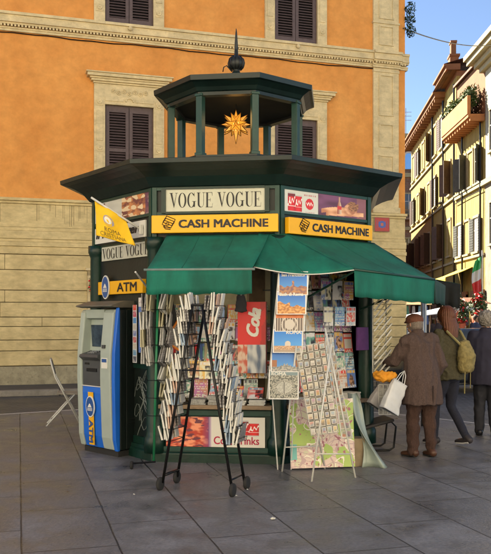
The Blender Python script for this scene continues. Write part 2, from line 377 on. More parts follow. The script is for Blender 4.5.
# ================================================================== ORANGE PALAZZO
WA = math.atan2(.287, .958)
def palazzo():
    P = empty('corner_palazzo', 'orange stucco corner palazzo with cream stone trim and brown shutters', 'building', (-5.44, 17.4, 0), WA)
    T1 = 9.976; H = 13.6
    MB().bb(-26, T1, .0, 12, 4.28, H).build('wall', ochre, P)
    # stone ground floor drawn in courses
    g = MB(); dr0, dr1 = 2.02, 3.55
    lev = [.535, .87, 1.11, 1.41, 1.62, 1.95, 2.22, 2.675, 3.02]
    def course(z0, z1, x0, x1, y0):
        g.bb(x0, x1, y0, .6, z0+.008, z1-.008)
    r2 = random.Random(3)
    for i in range(len(lev)-1):
        z0, z1 = lev[i], lev[i+1]
        xs = [-26.0]; x = -6+(.9 if i % 2 else 0)
        while x < T1-1.0:
            xs.append(x); x += r2.choice([2.6, 3.4, 5.2])
        xs.append(T1+.03)
        for a, b in zip(xs[:-1], xs[1:]):
            for c, d in ([(a, b)] if z0 > 2.6 or b < dr0-.1 or a > dr1+.1 else [(a, min(b, dr0-.12)), (max(a, dr1+.12), b)]):
                if d-c > .05: course(z0, z1, c+.004, d-.004, -.035-.006*r2.random())
    gv = MB(); gv.bb(-26, dr0-.12, -.004, .6, .3, 3.03); gv.bb(dr1+.12, T1+.02, -.004, .6, .3, 3.03); gv.bb(dr0-.12, dr1+.12, -.004, .6, 2.69, 3.03); gv.build('joint_mortar', mat('dirty mortar', (.17, .13, .07), .9, .3, 6), P)
    for z0, z1, y in ((3.03, 3.20, -.045), (3.20, 3.30, -.07), (3.30, 3.37, -.045), (3.37, 3.55, -.06), (3.55, 3.63, -.035), (3.63, 4.15, -.022), (4.15, 4.21, -.05), (4.21, 4.28, -.09)):
        g.bb(-26, T1-.02-y*.5, y, .6, z0, z1-.004)
    g.build('stone_base', stone, P, bevel=.006)
    st = MB()
    for k in range(34):
        x = .6+r2.random()*3.0 if k < 24 else -2+r2.random()*9; l = .12+r2.random()*.36
        st.bb(x, x+.005+.006*r2.random(), -.0235, -.021, 4.14-l, 4.15)
    st.build('rain_streaks', mat('rain streak', (.25, .20, .10), .9, .3, 20), P)
    g = MB(); g.bb(-26, dr0-.12, -.055, .5, .06, .52); g.bb(dr1+.12, T1+.04, -.055, .5, .06, .52); g.build('plinth', plinthm, P, bevel=.01)
    # doorway
    d = MB(); d.bb(dr0-.12, dr0, -.06, .12, .1, 2.68); d.bb(dr1, dr1+.12, -.06, .12, .1, 2.68); d.bb(dr0-.12, dr1+.12, -.06, .12, 2.56, 2.68); d.bb(dr0-.16, dr1+.16, -.1, .1, 2.68, 2.74)
    dd = MB().bb(dr0, dr1, .06, .12, .1, 2.56).build('door', mat('door panel', (.10, .12, .10), .5, .3, 5), P)
    d.build('door_frame', stone_t, dd, bevel=.008)
    # string course
    c = MB(); e = T1+.06
    for z0, z1, y in ((7.97, 8.02, -.05), (8.02, 8.06, -.07), (8.10, 8.14, -.13), (8.14, 8.17, -.17), (8.17, 8.30, -.15), (8.30, 8.36, -.19)):
        c.bb(-26, T1-.2, y, .3, z0, z1); 
        c.bb(T1-.955, T1-.175, y-.05, .28, z0-.001, z1+.001)
        c.bb(T1-.2, e-.0, y*.8, .3, z0+.001, z1-.001)
    x = -9.0
    while x < T1-.05: c.bb(x, x+.045, -.12-(.05 if x > T1-.97 and x < T1-.2 else 0), .2, 8.058, 8.102); x += .075
    c.build('string_course', stone_t, P)
    mo = MB(); pts = []
    x = -8
    while x < T1: pts.append((x, -.03, 7.93+.012*math.sin(x*2.3)+.008*math.sin(x*7))); x += .25
    mo.tube(pts, .012, 6).build('cable', blackmetal, P)
    # corner pilaster
    p = MB(); a, b = 9.056, 9.77
    for z0, z1 in ((4.36, 7.97), (8.36, H)): p.bb(a, b, -.06, .2, z0, z1)
    def panel(x0, x1, z0, z1, y=-.06):
        w = .035
        for q in ((x0, x0+w, z0, z1), (x1-w, x1, z0, z1), (x0+w, x1-w, z1-w, z1), (x0+w, x1-w, z0, z0+w)): p.bb(q[0], q[1], y-.025, y+.01, q[2], q[3])
    for z0, z1 in ((6.75, 7.80), (5.95, 6.55), (4.6, 5.75), (8.55, 9.05), (9.22, 10.6), (10.8, 13), (13.2, 16)): panel(a+.15, b-.15, z0, z1)
    p.bb(a-.03, b+.03, -.09, .2, 4.28, 4.42); p.bb(a-.02, b+.02, -.085, .2, 9.10, 9.15); p.bb(a-.01, b+.01, -.08, .2, 7.86, 7.93)
    p.build('pilaster', stone_t, P, bevel=.006)
    # windows
    def shutters(W_, xa, xb, z0, z1):
        m = (xa+xb)/2; back = MB().bb(xa, xb, .10, .13, z0, z1).build('pane', shut_d, W_)
        for s0, s1 in ((xa+.03, m-.006), (m+.006, xb-.03)):
            f = MB(); w = .075
            f.bb(s0, s0+w, -.0, .045, z0+.02, z1-.03); f.bb(s1-w, s1, -.0, .045, z0+.02, z1-.03)
            for za, zb in ((z0+.02, z0+.15), (z1-.15, z1-.03), ((z0+z1)/2-.04, (z0+z1)/2+.04)): f.bb(s0+w, s1-w, .002, .043, za, zb)
            for zz0, zz1 in ((z0+.15, (z0+z1)/2-.04), ((z0+z1)/2+.04, z1-.15)):
                n = int((zz1-zz0)/.062)
                for i in range(n):
                    z = zz0+(i+.5)*(zz1-zz0)/n
                    f.box(((s0+s1)/2, .022, z), (s1-s0-2*w, .010, .058), Matrix.Rotation(R(-48), 3, 'X'))
            f.build('shutter', shutm, W_)
        fr = MB(); fr.bb(xa-.0, xa+.03, .01, .1, z0, z1); fr.bb(xb-.03, xb, .01, .1, z0, z1); fr.bb(xa, xb, .01, .1, z1-.03, z1)
        fr.build('frame', shutm, W_)
    for x0 in (-1.80, 2.30, 6.41):
        xa, xb = x0, x0+1.12
        # lower (piano nobile) window: surround with hood, rosettes and carved frieze
        o = MB().bb(xa-.25, xb+.25, -.03, .0, 4.40, 4.46).build('window', stone_t, P)
        s = MB()
        s.bb(xa-.25, xa, -.07, .1, 4.46, 6.50); s.bb(xb, xb+.25, -.07, .1, 4.46, 6.50); s.bb(xa-.25, xb+.25, -.07, .1, 6.50, 6.97)
        s.bb(xa-.20, xa-.05, -.085, -.07, 4.5, 5.35); s.bb(xb+.05, xb+.20, -.085, -.07, 4.5, 5.35)
        s.bb(xa-.20, xa-.05, -.085, -.07, 5.66, 6.35); s.bb(xb+.05, xb+.20, -.085, -.07, 5.66, 6.35)
        s.bb(xa, xb, -.088, -.07, 6.50, 6.54); s.bb(xa+.0, xa+.42, -.085, -.07, 6.58, 6.66); s.bb(xb-.42, xb, -.085, -.07, 6.58, 6.66)
        for zz in (5.50, 6.55):
            for xx in (xa-.125, xb+.125):
                s.bb(xx-.085, xx+.085, -.082, -.07, zz-.085, zz+.085); s.lathe([(.060, -.004), (.06, -.02), (.045, -.025), (.04, -.018), (.02, -.02), (.012, -.035)], (xx, -.082, zz), 14, 'Y')
        cxm = (xa+xb)/2
        for k in range(7):
            xx = cxm+(k-3)*.125; zz = 6.80+.02*math.cos(k*math.pi)
            s.lathe([(.052, 0), (.052, -.02), (.036, -.024), (.034, -.006), (.018, -.008), (.012, -.03)], (xx, -.07, zz), 12, 'Y')
        for k in range(9):
            a_ = math.pi*k/8; s.box((cxm+.085*math.cos(a_), -.08, 6.60+.07*math.sin(a_)), (.032, .03, .032))
        s.build('surround', stone_t, o, bevel=.004)
        h = MB()
        for z0, z1, q in ((6.97, 7.01, .02), (7.01, 7.06, .07), (7.06, 7.10, .10), (7.10, 7.17, .16), (7.17, 7.20, .19)):
            h.bb(xa-.25-q, xb+.25+q, -.09-q*.9, .05, z0, z1-.001)
        h.build('hood', stone_t, o, bevel=.004)
        shutters(o, xa, xb, 4.46, 6.50)
        # upper window
        o = MB().bb(xa-.25, xb+.25, -.03, .0, 8.362, 8.38).build('window', stone_t, P)
        s = MB(); s.bb(xa-.25, xa, -.07, .1, 8.38, 10.7); s.bb(xb, xb+.25, -.07, .1, 8.38, 10.7); s.bb(xa-.25, xb+.25, -.07, .1, 10.7, 11.1)
        for xx in (xa-.125, xb+.125):
            s.bb(xx-.085, xx+.085, -.082, -.07, 8.62, 8.80); s.lathe([(.060, -.004), (.06, -.02), (.045, -.025), (.04, -.018), (.02, -.02), (.012, -.035)], (xx, -.082, 8.71), 14, 'Y')
            s.bb(xx-.075, xx+.075, -.085, -.07, 8.95, 10.5)
        s.lathe([(.05, 0), (.05, -.03), (.02, -.05)], (cxm, -.19, 8.245), 10, 'Y')
        s.build('surround', stone_t, o, bevel=.004)
        shutters(o, xa, xb, 8.38, 10.7)
    # recess openings are read against the wall: cut real holes with a boolean
    cut = MB()
    for x0 in (-1.80, 2.30, 6.41):
        cut.bb(x0, x0+1.12, -.5, .14, 4.46, 6.50); cut.bb(x0, x0+1.12, -.5, .14, 8.38, 10.7)
    w = [c for c in P.children if c.name.startswith('wall')][0]
    co = link('tmpcut', cut.mesh('c')); bo = w.modifiers.new('b', 'BOOLEAN'); bo.object = co; bo.solver = 'EXACT'
    wm = w.matrix_local.copy(); w.parent = None; me = evalmesh(w); w.modifiers.clear(); w.data = me; w.parent = P; bpy.data.objects.remove(co)
    return P
PAL = palazzo()
mb = MB(); mb.bb(-26, 11.2, -1.38, 0.0, 0, .115); o = mb.build('sidewalk', mat('dark pavement', (.10, .092, .085), .7, .4, 4, .5, 30)); o.location = (-5.44, 17.4, 0); o.rotation_euler = (0, 0, WA); tag(o, kind='structure')
mb = MB(); x = -24
while x < 11.1: mb.bb(x+.006, min(x+1.19, 11.2), -1.60, -1.382, 0, .125); x += 1.2
o = mb.build('kerb', kerbm, bevel=.015); o.location = (-5.44, 17.4, 0); o.rotation_euler = (0, 0, WA); tag(o, kind='structure')
def pw(t, n, z): return Vector((-5.44+.958*t+.287*n, 17.4+.287*t-.958*n, z))   # palazzo frame -> world
# wreath on the door, street shrine tile, wall pipe, climbing plant
def leafcloud(name, m, parent, cents, n, size, rr):
    mb = MB()
    for _ in range(n):
        c, rad = rr.choice(cents); d = Vector((rr.gauss(0, 1), rr.gauss(0, 1), rr.gauss(0, 1))).normalized()*rad*(rr.random()**.4)
        p = Vector(c)+d; s_ = size*(.6+.8*rr.random()); a = Vector((rr.gauss(0, 1), rr.gauss(0, 1), rr.gauss(0, 1))).normalized(); b = a.orthogonal().normalized()
        mb.add([p-a*s_, p+b*s_*.45, p+a*s_, p-b*s_*.45], [(0, 1, 2, 3)])
    return mb.build(name, m, parent)
leaf = mat('leaf green', (.05, .10, .02), .6, .5, 6); leaf_y = mat('yellow green leaf', (.12, .17, .03), .6, .5, 4); leaf_d = mat('dark leaf', (.02, .045, .015), .6, .4, 5)  # leaf colours: plain, yellowish and dark green
rr = random.Random(5)
wr = empty('door_wreath', 'small green festive garland with red berries on the cream door frame', 'wreath', pw(2.02, .08, 2.35))
leafcloud('leaves', leaf_d, wr, [((0, 0, .1), .1), ((0, 0, -.08), .12)], 180, .03, rr)
mb = MB(); [mb.ball((rr.uniform(-.07, .07), -.06-rr.random()*.04, rr.uniform(-.2, .15)), .022, 8) for _ in range(9)]; mb.build('berries', red, wr, True)
tl = empty('wall_tile', 'square red tile with a blue ring pattern on the palazzo corner', 'tile', pw(9.28, .07, 3.98), WA)
def tilefn(u, v):
    x, y = abs(u-.5), abs(v-.5); r = math.hypot(x, y*1.0)
    if max(x, y) > .44: return (.25, .05, .03)
    if r < .10: return (.5, .12, .05)
    if r < .26: return (.05, .10, .35)
    return (.42, .03, .02) if ((x*9) % 1 > .25 or (y*9) % 1 > .25) else (.08, .08, .25)
pic(tilefn, Matrix.Rotation(R(90), 4, 'X'), .42, .36, 24, 20, 'tile_face', tl, .02)
o = MB().tube([pw(8.92, .10, .12), pw(8.92, .10, 4.2), pw(8.92, .16, 4.35), pw(8.92, .1, 4.5), pw(8.92, .08, 4.9)], .035, 8).build('drain_pipe', mat('pipe', (.09, .08, .07), .5, .3, 8), smooth=True); tag(o, 'thin dark drain pipe running down the stone base of the orange palazzo', 'pipe')
cl = leafcloud('climbing_plant', leaf_d, None, [(tuple(pw(10.1, .05, z)), .16) for z in (9.0, 9.3, 9.6, 10.0, 10.4)], 500, .05, rr)
tag(cl, 'straggly dark plant trailing at the corner of the orange palazzo against the sky', 'plant')

# ================================================================== STREET BUILDINGS ON THE RIGHT
pale = mat('pale yellow plaster', (.40, .31, .075), .85, .35, .5, .2, 10, col2=(.27, .18, .045), stretch=(1, 1, .6))
pale2 = mat('cream plaster', (.40, .33, .16), .85, .3, .6, .2, 10)
oran2 = mat('orange plaster', (.48, .20, .07), .85, .3, .8, .2, 10)
brown = mat('brown brickwork', (.26, .12, .05), .85, .4, 1, .2, 10)
addlines(pale, .25, .35)
trimm = mat('pale trim', (.38, .33, .19), .8, .25, 3, .2, 20)
pane = mat('window glass', (.05, .06, .07), .12, .2, 3, spec=.6)
lace = mat('lace curtain', (.38, .38, .36), .7, .35, 20)
tilem = brickmat('roof tiles', (.30, .13, .07), (.22, .09, .05), (.10, .05, .03), .4, .3, .03, bump=1)
def window(P, x, z0, w, h, kind, sm):
    o = MB().bb(x-w/2, x+w/2, -.02, -.003, z0, z0+h).build('window', lace if kind == 'lace' else (pale if kind == 'blind' else pane), P)
    f = MB(); t = .12
    f.bb(x-w/2-t, x-w/2, -.07, 0, z0, z0+h); f.bb(x+w/2, x+w/2+t, -.07, 0, z0, z0+h); f.bb(x-w/2-t, x+w/2+t, -.09, 0, z0+h, z0+h+t*1.3)
    f.build('frame', trimm, o)
    MB().bb(x-w/2-.2, x+w/2+.2, -.18, 0, z0-.12, z0).build('sill', trimm, o)
    if kind not in ('blind',):
        b = MB(); b.bb(x-.03, x+.03, -.04, -.02, z0, z0+h); b.bb(x-w/2, x+w/2, -.04, -.021, z0+h*.62, z0+h*.62+.05); b.build('glazing_bar', whitepaint, o)
    if kind in ('open', 'half', 'lace'):
        for s in (-1, 1):
            if kind == 'half' and s < 0: continue
            ang = {'open': 118, 'half': 140, 'lace': 168}[kind]
            hx = x+s*(w/2+.02); L_ = w/2; a = R(ang)
            mb = MB(); c = Vector((hx, -.08, z0+h/2)); d = Vector((-s*math.cos(a), -math.sin(a), 0))
            M = Matrix.Rotation(math.atan2(d.y, d.x), 3, 'Z')
            mb.box(c+d*L_/2, (L_, .05, h), M)
            for i in range(int(h/.16)): mb.box(c+d*L_/2+Vector((0, 0, -h/2+.1+i*.16)), (L_*.8, .075, .05), M)
            mb.build('shutter', sm, o)
# unseen block, added to cast shade on the far end of the street
HB = empty('shade_block', 'added unseen tawny block behind the palazzo, shading the far street', 'building', (11, 62, 0)); MB().bb(-18, 0, 0, 24, 0, 13.5).build('wall', oran2, HB); MB().bb(-18.3, .3, -.3, 24.3, 13.5, 13.9).build('roof', tilem, HB)
# building with the planted roof terrace (local x runs towards the viewer)
shD = mat('dark green shutter', (.07, .075, .065), .6, .3, 5); shB = mat('dark brown shutter', (.095, .06, .042), .6, .3, 5)
A = empty('terrace_building', 'sunlit pale yellow building with an orange roof terrace and plants', 'building', (14.3, 53.2, 0), R(-90))
LA = 6.3
MB().bb(0, LA, 0, 10, 0, 13.6).build('wall', pale, A)
for x, k in ((.9, 'lace'), (2.6, 'blind'), (4.7, 'lace')): window(A, x, 5.7, 1.0, 2.1, k, shD)
for x, k in ((.6, 'blind'), (1.9, 'open'), (3.4, 'blind'), (5.0, 'half')): window(A, x, 9.9, 1.05, 2.2, k, shD)
MB().bb(-.05, LA+.05, -.12, .05, 5.35, 5.5).build('ledge', trimm, A); MB().bb(-.05, LA+.05, -.14, .05, 9.55, 9.72).build('ledge', trimm, A)
mb = MB(); mb.bb(0, LA, -1.0, 0, 13.6, 13.8); mb.bb(0, LA, -1.05, -.85, 13.8, 14.9); mb.bb(0, .2, -.85, .2, 13.8, 14.9)
x = .15
while x < LA: mb.bb(x, x+.16, -.9, -.02, 13.38, 13.6); x += .55
mb.build('terrace_parapet', oran2, A)
mb = MB(); mb.bb(-.02, LA, .03, 9, 13.6, 17.2); mb.build('penthouse_wall', brown, A)
mb = MB(); mb.add([(-.1, -.2, 17.2), (LA+.1, -.2, 17.2), (LA+.1, 6, 19.1), (-.1, 6, 19.1), (-.1, -.2, 17.35), (LA+.1, -.2, 17.35), (LA+.1, 6, 19.25), (-.1, 6, 19.25)], [(0, 3, 2, 1), (4, 5, 6, 7), (0, 1, 5, 4), (1, 2, 6, 5), (2, 3, 7, 6), (3, 0, 4, 7)]).build('roof', tilem, A)
MB().bb(.7, 3.4, .0, .03, 13.8, 16.3).build('terrace_door', shut_d, A)
mb = MB()
for px in (1.95, 5.9): mb.tube([(px, -.16, .2), (px, -.16, 13.4)], .06, 8)
mb.tube([(0.1, -.14, 9.3), (3.4, -.14, 9.32), (6.2, -.14, 9.28)], .03, 6)
mb.build('pipes', blackmetal, A)
for i in range(7):
    e = empty('terrace_plant', ORD[i]+' leafy shrub from the left along the orange roof terrace', 'plant', (14.3-.6, 53.2-.4-i*.88, 14.5), 0, 'shrubs on the roof terrace')
    h = .7+.5*rr.random()
    leafcloud('foliage', leaf_y if i % 3 else leaf, e, [((0, 0, .3), .42), ((.1, 0, h), .4), ((0, .2, h*.7), .45)], 420, .11, rr)
    mb = MB(); mb.tube([(0, 0, -.3), (.03, 0, h)], .03, 6).build('stem', wood, e)
# long building further up the street
B = empty('street_palazzo', 'long sunlit yellow palazzo with a deep dark eave, shutters and a tall chimney', 'building', (15.83, 75, 0), math.atan2(-1, -.0699)+0)
LB = 21.85
MB().bb(0, LB, 0, 10, 0, 18.0).build('wall', pale, B)
mb = MB(); mb.bb(-.3, LB-4.2, -.75, .2, 17.75, 18.0); mb.bb(-.3, LB-4.2, -.9, .2, 18.0, 18.15); mb.bb(LB-4.2, LB+.3, -.75, .2, 18.35, 18.6); mb.bb(LB-4.2, LB+.3, -.9, .2, 18.6, 18.75); mb.bb(LB-4.2, LB, 0, 9, 18.0, 18.35)
x = 0
while x < LB-4.4: mb.bb(x, x+.2, -.70, -.02, 17.5, 17.75); x += .9
mb.build('eave', brown, B)
mb = MB(); mb.add([(-.3, -.88, 18.16), (LB+.3, -.88, 18.16), (LB+.3, 5, 20.2), (-.3, 5, 20.2)], [(0, 1, 2, 3)])
mb.add([(LB-4, -.85, 18.77), (LB+.3, -.85, 18.77), (LB+.3, 5, 20.4), (LB-4, 5, 20.4)], [(0, 1, 2, 3)]).build('roof', tilem, B)
ch = MB(); ch.bb(LB-3.1, LB-2.3, .0, .6, 18.3, 20.1); ch.bb(LB-3.2, LB-2.2, -.05, .68, 20.1, 20.25); ch.bb(LB-2.95, LB-2.45, .1, .45, 20.25, 21.1); ch.bb(LB-3.05, LB-2.35, .05, .5, 21.1, 21.25)
ch.build('chimney', brown, B)
for fz, hh, ks in ((14.3, 2.3, 'blbhblb'), (10.3, 2.3, 'lbhblbo'), (6.0, 2.5, 'ohoohob'), (1.6, 2.4, 'bohobob')):
    for i in range(7):
        k = {'o': 'open', 'h': 'half', 'b': 'blind', 'l': 'lace'}[ks[i]]
        window(B, 1.7+i*2.95, fz, 1.15, hh, k, shB)
for z0 in (13.8, 9.77, 5.35): MB().bb(0, LB, -.14, .05, z0, z0+.15).build('ledge', trimm, B)
mb = MB()
for px in (LB-.2, LB-4.3, LB-9.0): mb.tube([(px, -.14, .2), (px, -.14, 17.5)], .07, 8)
mb.build('pipes', blackmetal, B)
# nearest building, mostly outside the picture
D = empty('stone_corner_building', 'grey and white stone building with a heavy cornice at the right picture edge', 'building', (14.3, 46.85, 0), R(-90))
MB().bb(0, 18, 0.0, 10, 0, 9.6).build('lower_wall', mat('shop stone', (.26, .22, .16), .8, .4, 2, .2, 10), D)
MB().bb(0, 18, 0.02, 10, 9.6, 17.4).build('upper_wall', mat('white stone', (.42, .39, .28), .8, .3, 1, .2, 10), D)
mb = MB(); [mb.bb(-.1-q, 18, -q, .1, z0, z1) for z0, z1, q in ((9.5, 9.8, .2), (16.3, 16.6, .25), (16.6, 16.9, .5), (16.9, 17.2, .85), (17.2, 17.5, 1.0))]; mb.build('cornice', trimm, D)
MB().bb(.2, 1.0, .3, 1.2, 17.5, 20.4).build('chimney', brown, D)
for i in range(4):
    window(D, 1.6+i*3.4, 11.3, 1.1, 2.4, 'half', shB); window(D, 1.6+i*3.4, 5.9, 1.1, 2.4, 'half', shB)
# far brick building closing the street
brk = brickmat('far brick', (.26, .12, .07), (.20, .09, .05), (.22, .18, .13), .6, .22, .03, plane='XZ', bump=.3)
E_ = empty('brick_palazzo', 'distant brick building with a round arched window closing the street', 'building', (13, 95, 0), 0)
MB().bb(0, 14, 0, 10, 0, 23.4).build('wall', brk, E_)
mb = MB(); mb.bb(-.3, 14.3, -.6, .2, 23.4, 23.8); mb.bb(-.1, 14.1, -.35, .1, 18.6, 19.1); mb.bb(-.1, 14.1, -.35, .1, 12.2, 12.6); mb.bb(-.1, 14.1, -.3, .1, 7, 7.4); mb.build('cornice', trimm, E_)
for xx in (3.2, 6.75, 10.3):
    pts = [(-.55, 0), (.55, 0), (.55, 1.5)]+[(.55*math.cos(a), 1.5+.55*math.sin(a)) for a in [R(k) for k in range(20, 180, 20)]]+[(-.55, 1.5)]
    sky_gl = mat('reflecting glass', (.25, .42, .60), .08, .1, 2, metal=.7)
    wdw = MB().prism(pts, 0, .05).xf(Matrix.Translation((xx, -.02, 19.6)) @ Matrix.Rotation(R(90), 4, 'X')).build('window', sky_gl, E_)
    mb = MB(); op = [(x*1.35, y*1.1-.1) for x, y in pts]
    for k in range(1, len(pts)): 
        a, b = pts[k], pts[(k+1) % len(pts)]; mb.tube([(xx+a[0], -.06, 19.6+a[1]), (xx+b[0], -.06, 19.6+b[1])], .12, 6)
    mb.build('frame', whitepaint, wdw)
    window(E_, xx, 14.2, 1.1, 2.4, 'half', shB); window(E_, xx, 9, 1.1, 2.2, 'half', shB)
    bl = MB(); bl.bb(xx-1.2, xx+1.2, -1.1, 0, 13.4, 13.6); bl.bb(xx-1.2, xx+1.2, -1.1, -1.04, 14.5, 14.58)
    for q in range(13): bl.bb(xx-1.18+q*.19, xx-1.15+q*.19, -1.08, -1.05, 13.6, 14.5)
    bl.build('balcony', mat('brown balcony', (.28, .18, .12), .7, .3, 3), E_)
an = MB(); an.tube([(18.7, 93.5, 23.6), (18.7, 93.5, 27.4)], .05, 6); [an.tube([(18.7-.7, 93.5, z), (18.7+.7, 93.5, z)], .03, 5) for z in (26.9, 26.4, 25.9)]; an.tube([(18.7, 92.6, 26.6), (18.7, 94.6, 26.6)], .03, 5)
# antenna stands on the far roof
tag(an.xf(Matrix.Translation((1.0, 3, 0))).build('roof_antenna', steel), 'thin television aerial on the far brick roof against the sky', 'antenna')
# facades added behind the viewer, never in view, to bounce sunlight forward
for nm, x0, x1, mm, lb in (('bounce_facade', -40, -4, pale2, 'added unseen pale facade behind the viewer, left part, bouncing sunlight'), ('bounce_facade', -3, 30, oran2, 'added unseen pale facade behind the viewer, right part, bouncing sunlight')):
    e = empty(nm, lb, 'building', (0, -8, 0), 0, 'added bounce facades behind the viewer')
    MB().bb(x0, x1, -10, 0, 0, 15).build('wall', mat('bounce plaster', (.74, .68, .56), .85, .1, 1), e)
    mb = MB(); mb.bb(x0-.2, x1+.2, -10, .5, 15, 15.5); mb.build('cornice', trimm, e)
# overhead wire
tag(MB().tube([pw(9.9, .05, 9.05)+(Vector((14.0, 40, 10+6))-pw(9.9, .05, 9.05))*t+Vector((0, 0, -.5*4*t*(1-t))) for t in [i/20 for i in range(21)]], .016, 6).build('overhead_cable', blackmetal), 'thin dark cable strung across the sky from the orange palazzo', 'cable')

# ================================================================== KIOSK
KC = Vector((-.122, 10.365, 0)); KR = R(-7); AP = 1.69; SD = 1.40
K = empty('newspaper_kiosk', 'octagonal dark green newspaper kiosk with glazed lantern, yellow signs and awnings', 'kiosk', KC, KR)
def kd(k):
    a = R(45*k); return Vector((math.cos(a), math.sin(a), 0)), Vector((math.sin(a), -math.cos(a), 0))
def kp(k, u, n, z):
    U, N_ = kd(k); return U*u+N_*(AP+n)+Vector((0, 0, z))
def kf(k, u, n, z): U, N_ = kd(k); return frame(kp(k, u, n, z), U, (0, 0, 1))
def kbox(mb, k, u0, u1, n0, n1, z0, z1):
    U, N_ = kd(k); M = Matrix((U, -N_, Vector((0, 0, 1)))).transposed(); return mb.box(kp(k, (u0+u1)/2, (n0+n1)/2, (z0+z1)/2), (u1-u0, n1-n0, z1-z0), M)
KM = Matrix.Translation(KC) @ Matrix.Rotation(KR, 4, 'Z')
def kw(k, u, n, z): return KM @ kp(k, u, n, z)
def kdw(k): U, N_ = kd(k); return KM.to_3x3() @ U, KM.to_3x3() @ N_
def octsweep(prof, closed=False, capb=False, capt=False):
    mb = MB(); n = len(prof)
    for ap, z in prof:
        r = ap/math.cos(R(22.5))
        for k in range(8):
            a = R(45*k-22.5); mb.v.append(Vector((math.sin(a)*r, -math.cos(a)*r, z)))
    for i in range(n-1):
        for k in range(8): mb.f.append((i*8+k, i*8+(k+1) % 8, (i+1)*8+(k+1) % 8, (i+1)*8+k))
    if capb: mb.f.append(tuple(reversed(range(8))))
    if capt: mb.f.append(tuple(range((n-1)*8, n*8)))
    return mb
octsweep([(1.74, 0), (1.74, .10), (1.72, .12), (1.715, .16), (.5, .161)]).build('plinth', green, K, bevel=.008)
octsweep([(1.60, .162), (.1, .163)], capt=True).build('floor', dkgrey, K)
for k in range(8):
    a = R(45*k-22.5); r = (AP-.02)/math.cos(R(22.5)); x, y = math.sin(a)*r, -math.cos(a)*r
    mb = MB(); mb.lathe([(.125, .10), (.125, .26), (.105, .29), (.098, .34), (.092, 1.0), (.088, 2.35), (.10, 2.38), (.115, 2.42), (.115, 2.5)], (x, y, 0), 16)
    mb.build('column', green, K, smooth=False).data.polygons.foreach_set('use_smooth', [True]*len(mb.f))
octsweep([(1.70, 2.5), (1.70, 3.06), (1.5, 3.061)]).build('frieze', black_green, K)
mb = MB()
for k in range(8):
    kbox(mb, k, -.68, .68, .012, .035, 2.74, 2.775); kbox(mb, k, -.68, .68, .012, .04, 3.015, 3.05); kbox(mb, k, -.71, -.66, .008, .045, 2.5, 3.05); kbox(mb, k, .66, .71, .008, .045, 2.5, 3.05)
mb.build('frieze_moulding', green_l, K)
octsweep([(1.60, 2.49), (.05, 2.5)], capt=True).build('ceiling', beige, K)
octsweep([(1.72, 3.05), (1.76, 3.055), (1.79, 3.09), (1.84, 3.15), (1.93, 3.20), (2.02, 3.235), (2.08, 3.25), (2.09, 3.255), (2.095, 3.30), (2.08, 3.306)]).build('cornice', roofmat, K)
octsweep([(2.08, 3.307), (1.2, 3.42), (.86, 3.47), (.86, 3.52), (.90, 3.525), (.90, 3.575), (.82, 3.58), (.76, 3.575), (.76, 3.42)]).build('roof', roofmat, K)
# side walls
for k in (-1, 2, 3, 4, 5, 6):
    mb = MB(); kbox(mb, k, -.66, .66, -.06, -.02, .16, 2.5); w = mb.build('wall_panel', black_green, K)
    if k in (-1, 2):
        for z0, z1 in ((.16, .24), (1.02, 1.07), (2.42, 2.5)): m2 = MB(); kbox(m2, k, -.6, .6, -.02, 0.0, z0, z1); m2.build('rail', green, w)
for k in (0, 1):
    mb = MB(); kbox(mb, k, -.62, .62, -.05, -.0, .16, .60); lp = mb.build('lower_panel', green, K)
    m2 = MB(); kbox(m2, k, -.64, .64, -.0, .035, .125, .175); kbox(m2, k, -.64, .64, -.0, .03, .52, .585); kbox(m2, k, -.66, -.60, 0, .03, .175, .52); kbox(m2, k, .60, .66, 0, .03, .175, .52)
    m2.build('panel_moulding', green_l, lp, bevel=.005)
    mb = MB(); kbox(mb, k, -.63, .63, -.45, .10, .60, .645); mb.build('counter', wood, K, bevel=.006)
    mb = MB(); kbox(mb, k, -.74, .74, -.52, -.48, .16, 2.48); bk = mb.build('back_board', beige if k == 0 else mat('brown board', (.26, .19, .12), .7, .4, 5), K)
# shelves
mb = MB(); kbox(mb, 0, -.63, .63, -.46, -.20, 1.06, 1.085); kbox(mb, 0, -.63, .63, -.46, -.26, 1.50, 1.52); mb.build('shelf', wood, K)
mb = MB(); [kbox(mb, 1, -.55, .63, -.46, -.15-.02*i, .955+.24*i, .965+.24*i) for i in range(5)]; mb.build('shelf', dkgrey, K)
# lantern
LR = .87
for k in range(8):
    a = R(45*k-22.5); x, y = math.sin(a)*LR, -math.cos(a)*LR
    M = Matrix.Rotation(R(45*k-22.5), 3, 'Z')
    mb = MB(); mb.box((x, y, 3.96), (.085, .085, .78), M); mb.box((x, y, 4.32), (.11, .11, .03), M); mb.box((x, y, 3.60), (.11, .11, .04), M); mb.build('lantern_post', green_l, K, bevel=.006)
ap = LR*math.cos(R(22.5))
octsweep([(ap-.05, 4.31), (ap+.05, 4.31), (ap+.05, 4.35), (ap+.07, 4.36), (ap+.10, 4.40), (ap+.17, 4.445), (ap+.205, 4.455), (ap+.21, 4.515), (ap+.20, 4.52), (.30, 4.66), (.1, 4.78), (.05, 4.84)], capt=True).build('lantern_roof', roofmat, K)
octsweep([(ap-.05, 4.31), (ap-.06, 4.34), (.05, 4.36)], capt=True).build('lantern_ceiling', mat('black lantern board', (.006, .007, .007), .8, .2, 5), K)  # ceiling board in one near-black colour
mb = MB(); mb.lathe([(.05, 4.82), (.05, 4.85), (.03, 4.86), (.06, 4.875), (.098, 4.915), (.108, 4.96), (.095, 5.01), (.06, 5.045), (.028, 5.06), (.022, 5.16), (.024, 5.18), (.012, 5.36), (.004, 5.42)], n=20)
mb.build('finial', mat('finial lead', (.03, .035, .035), .4, .3, 12, metal=.4), K, True)
mb = MB()
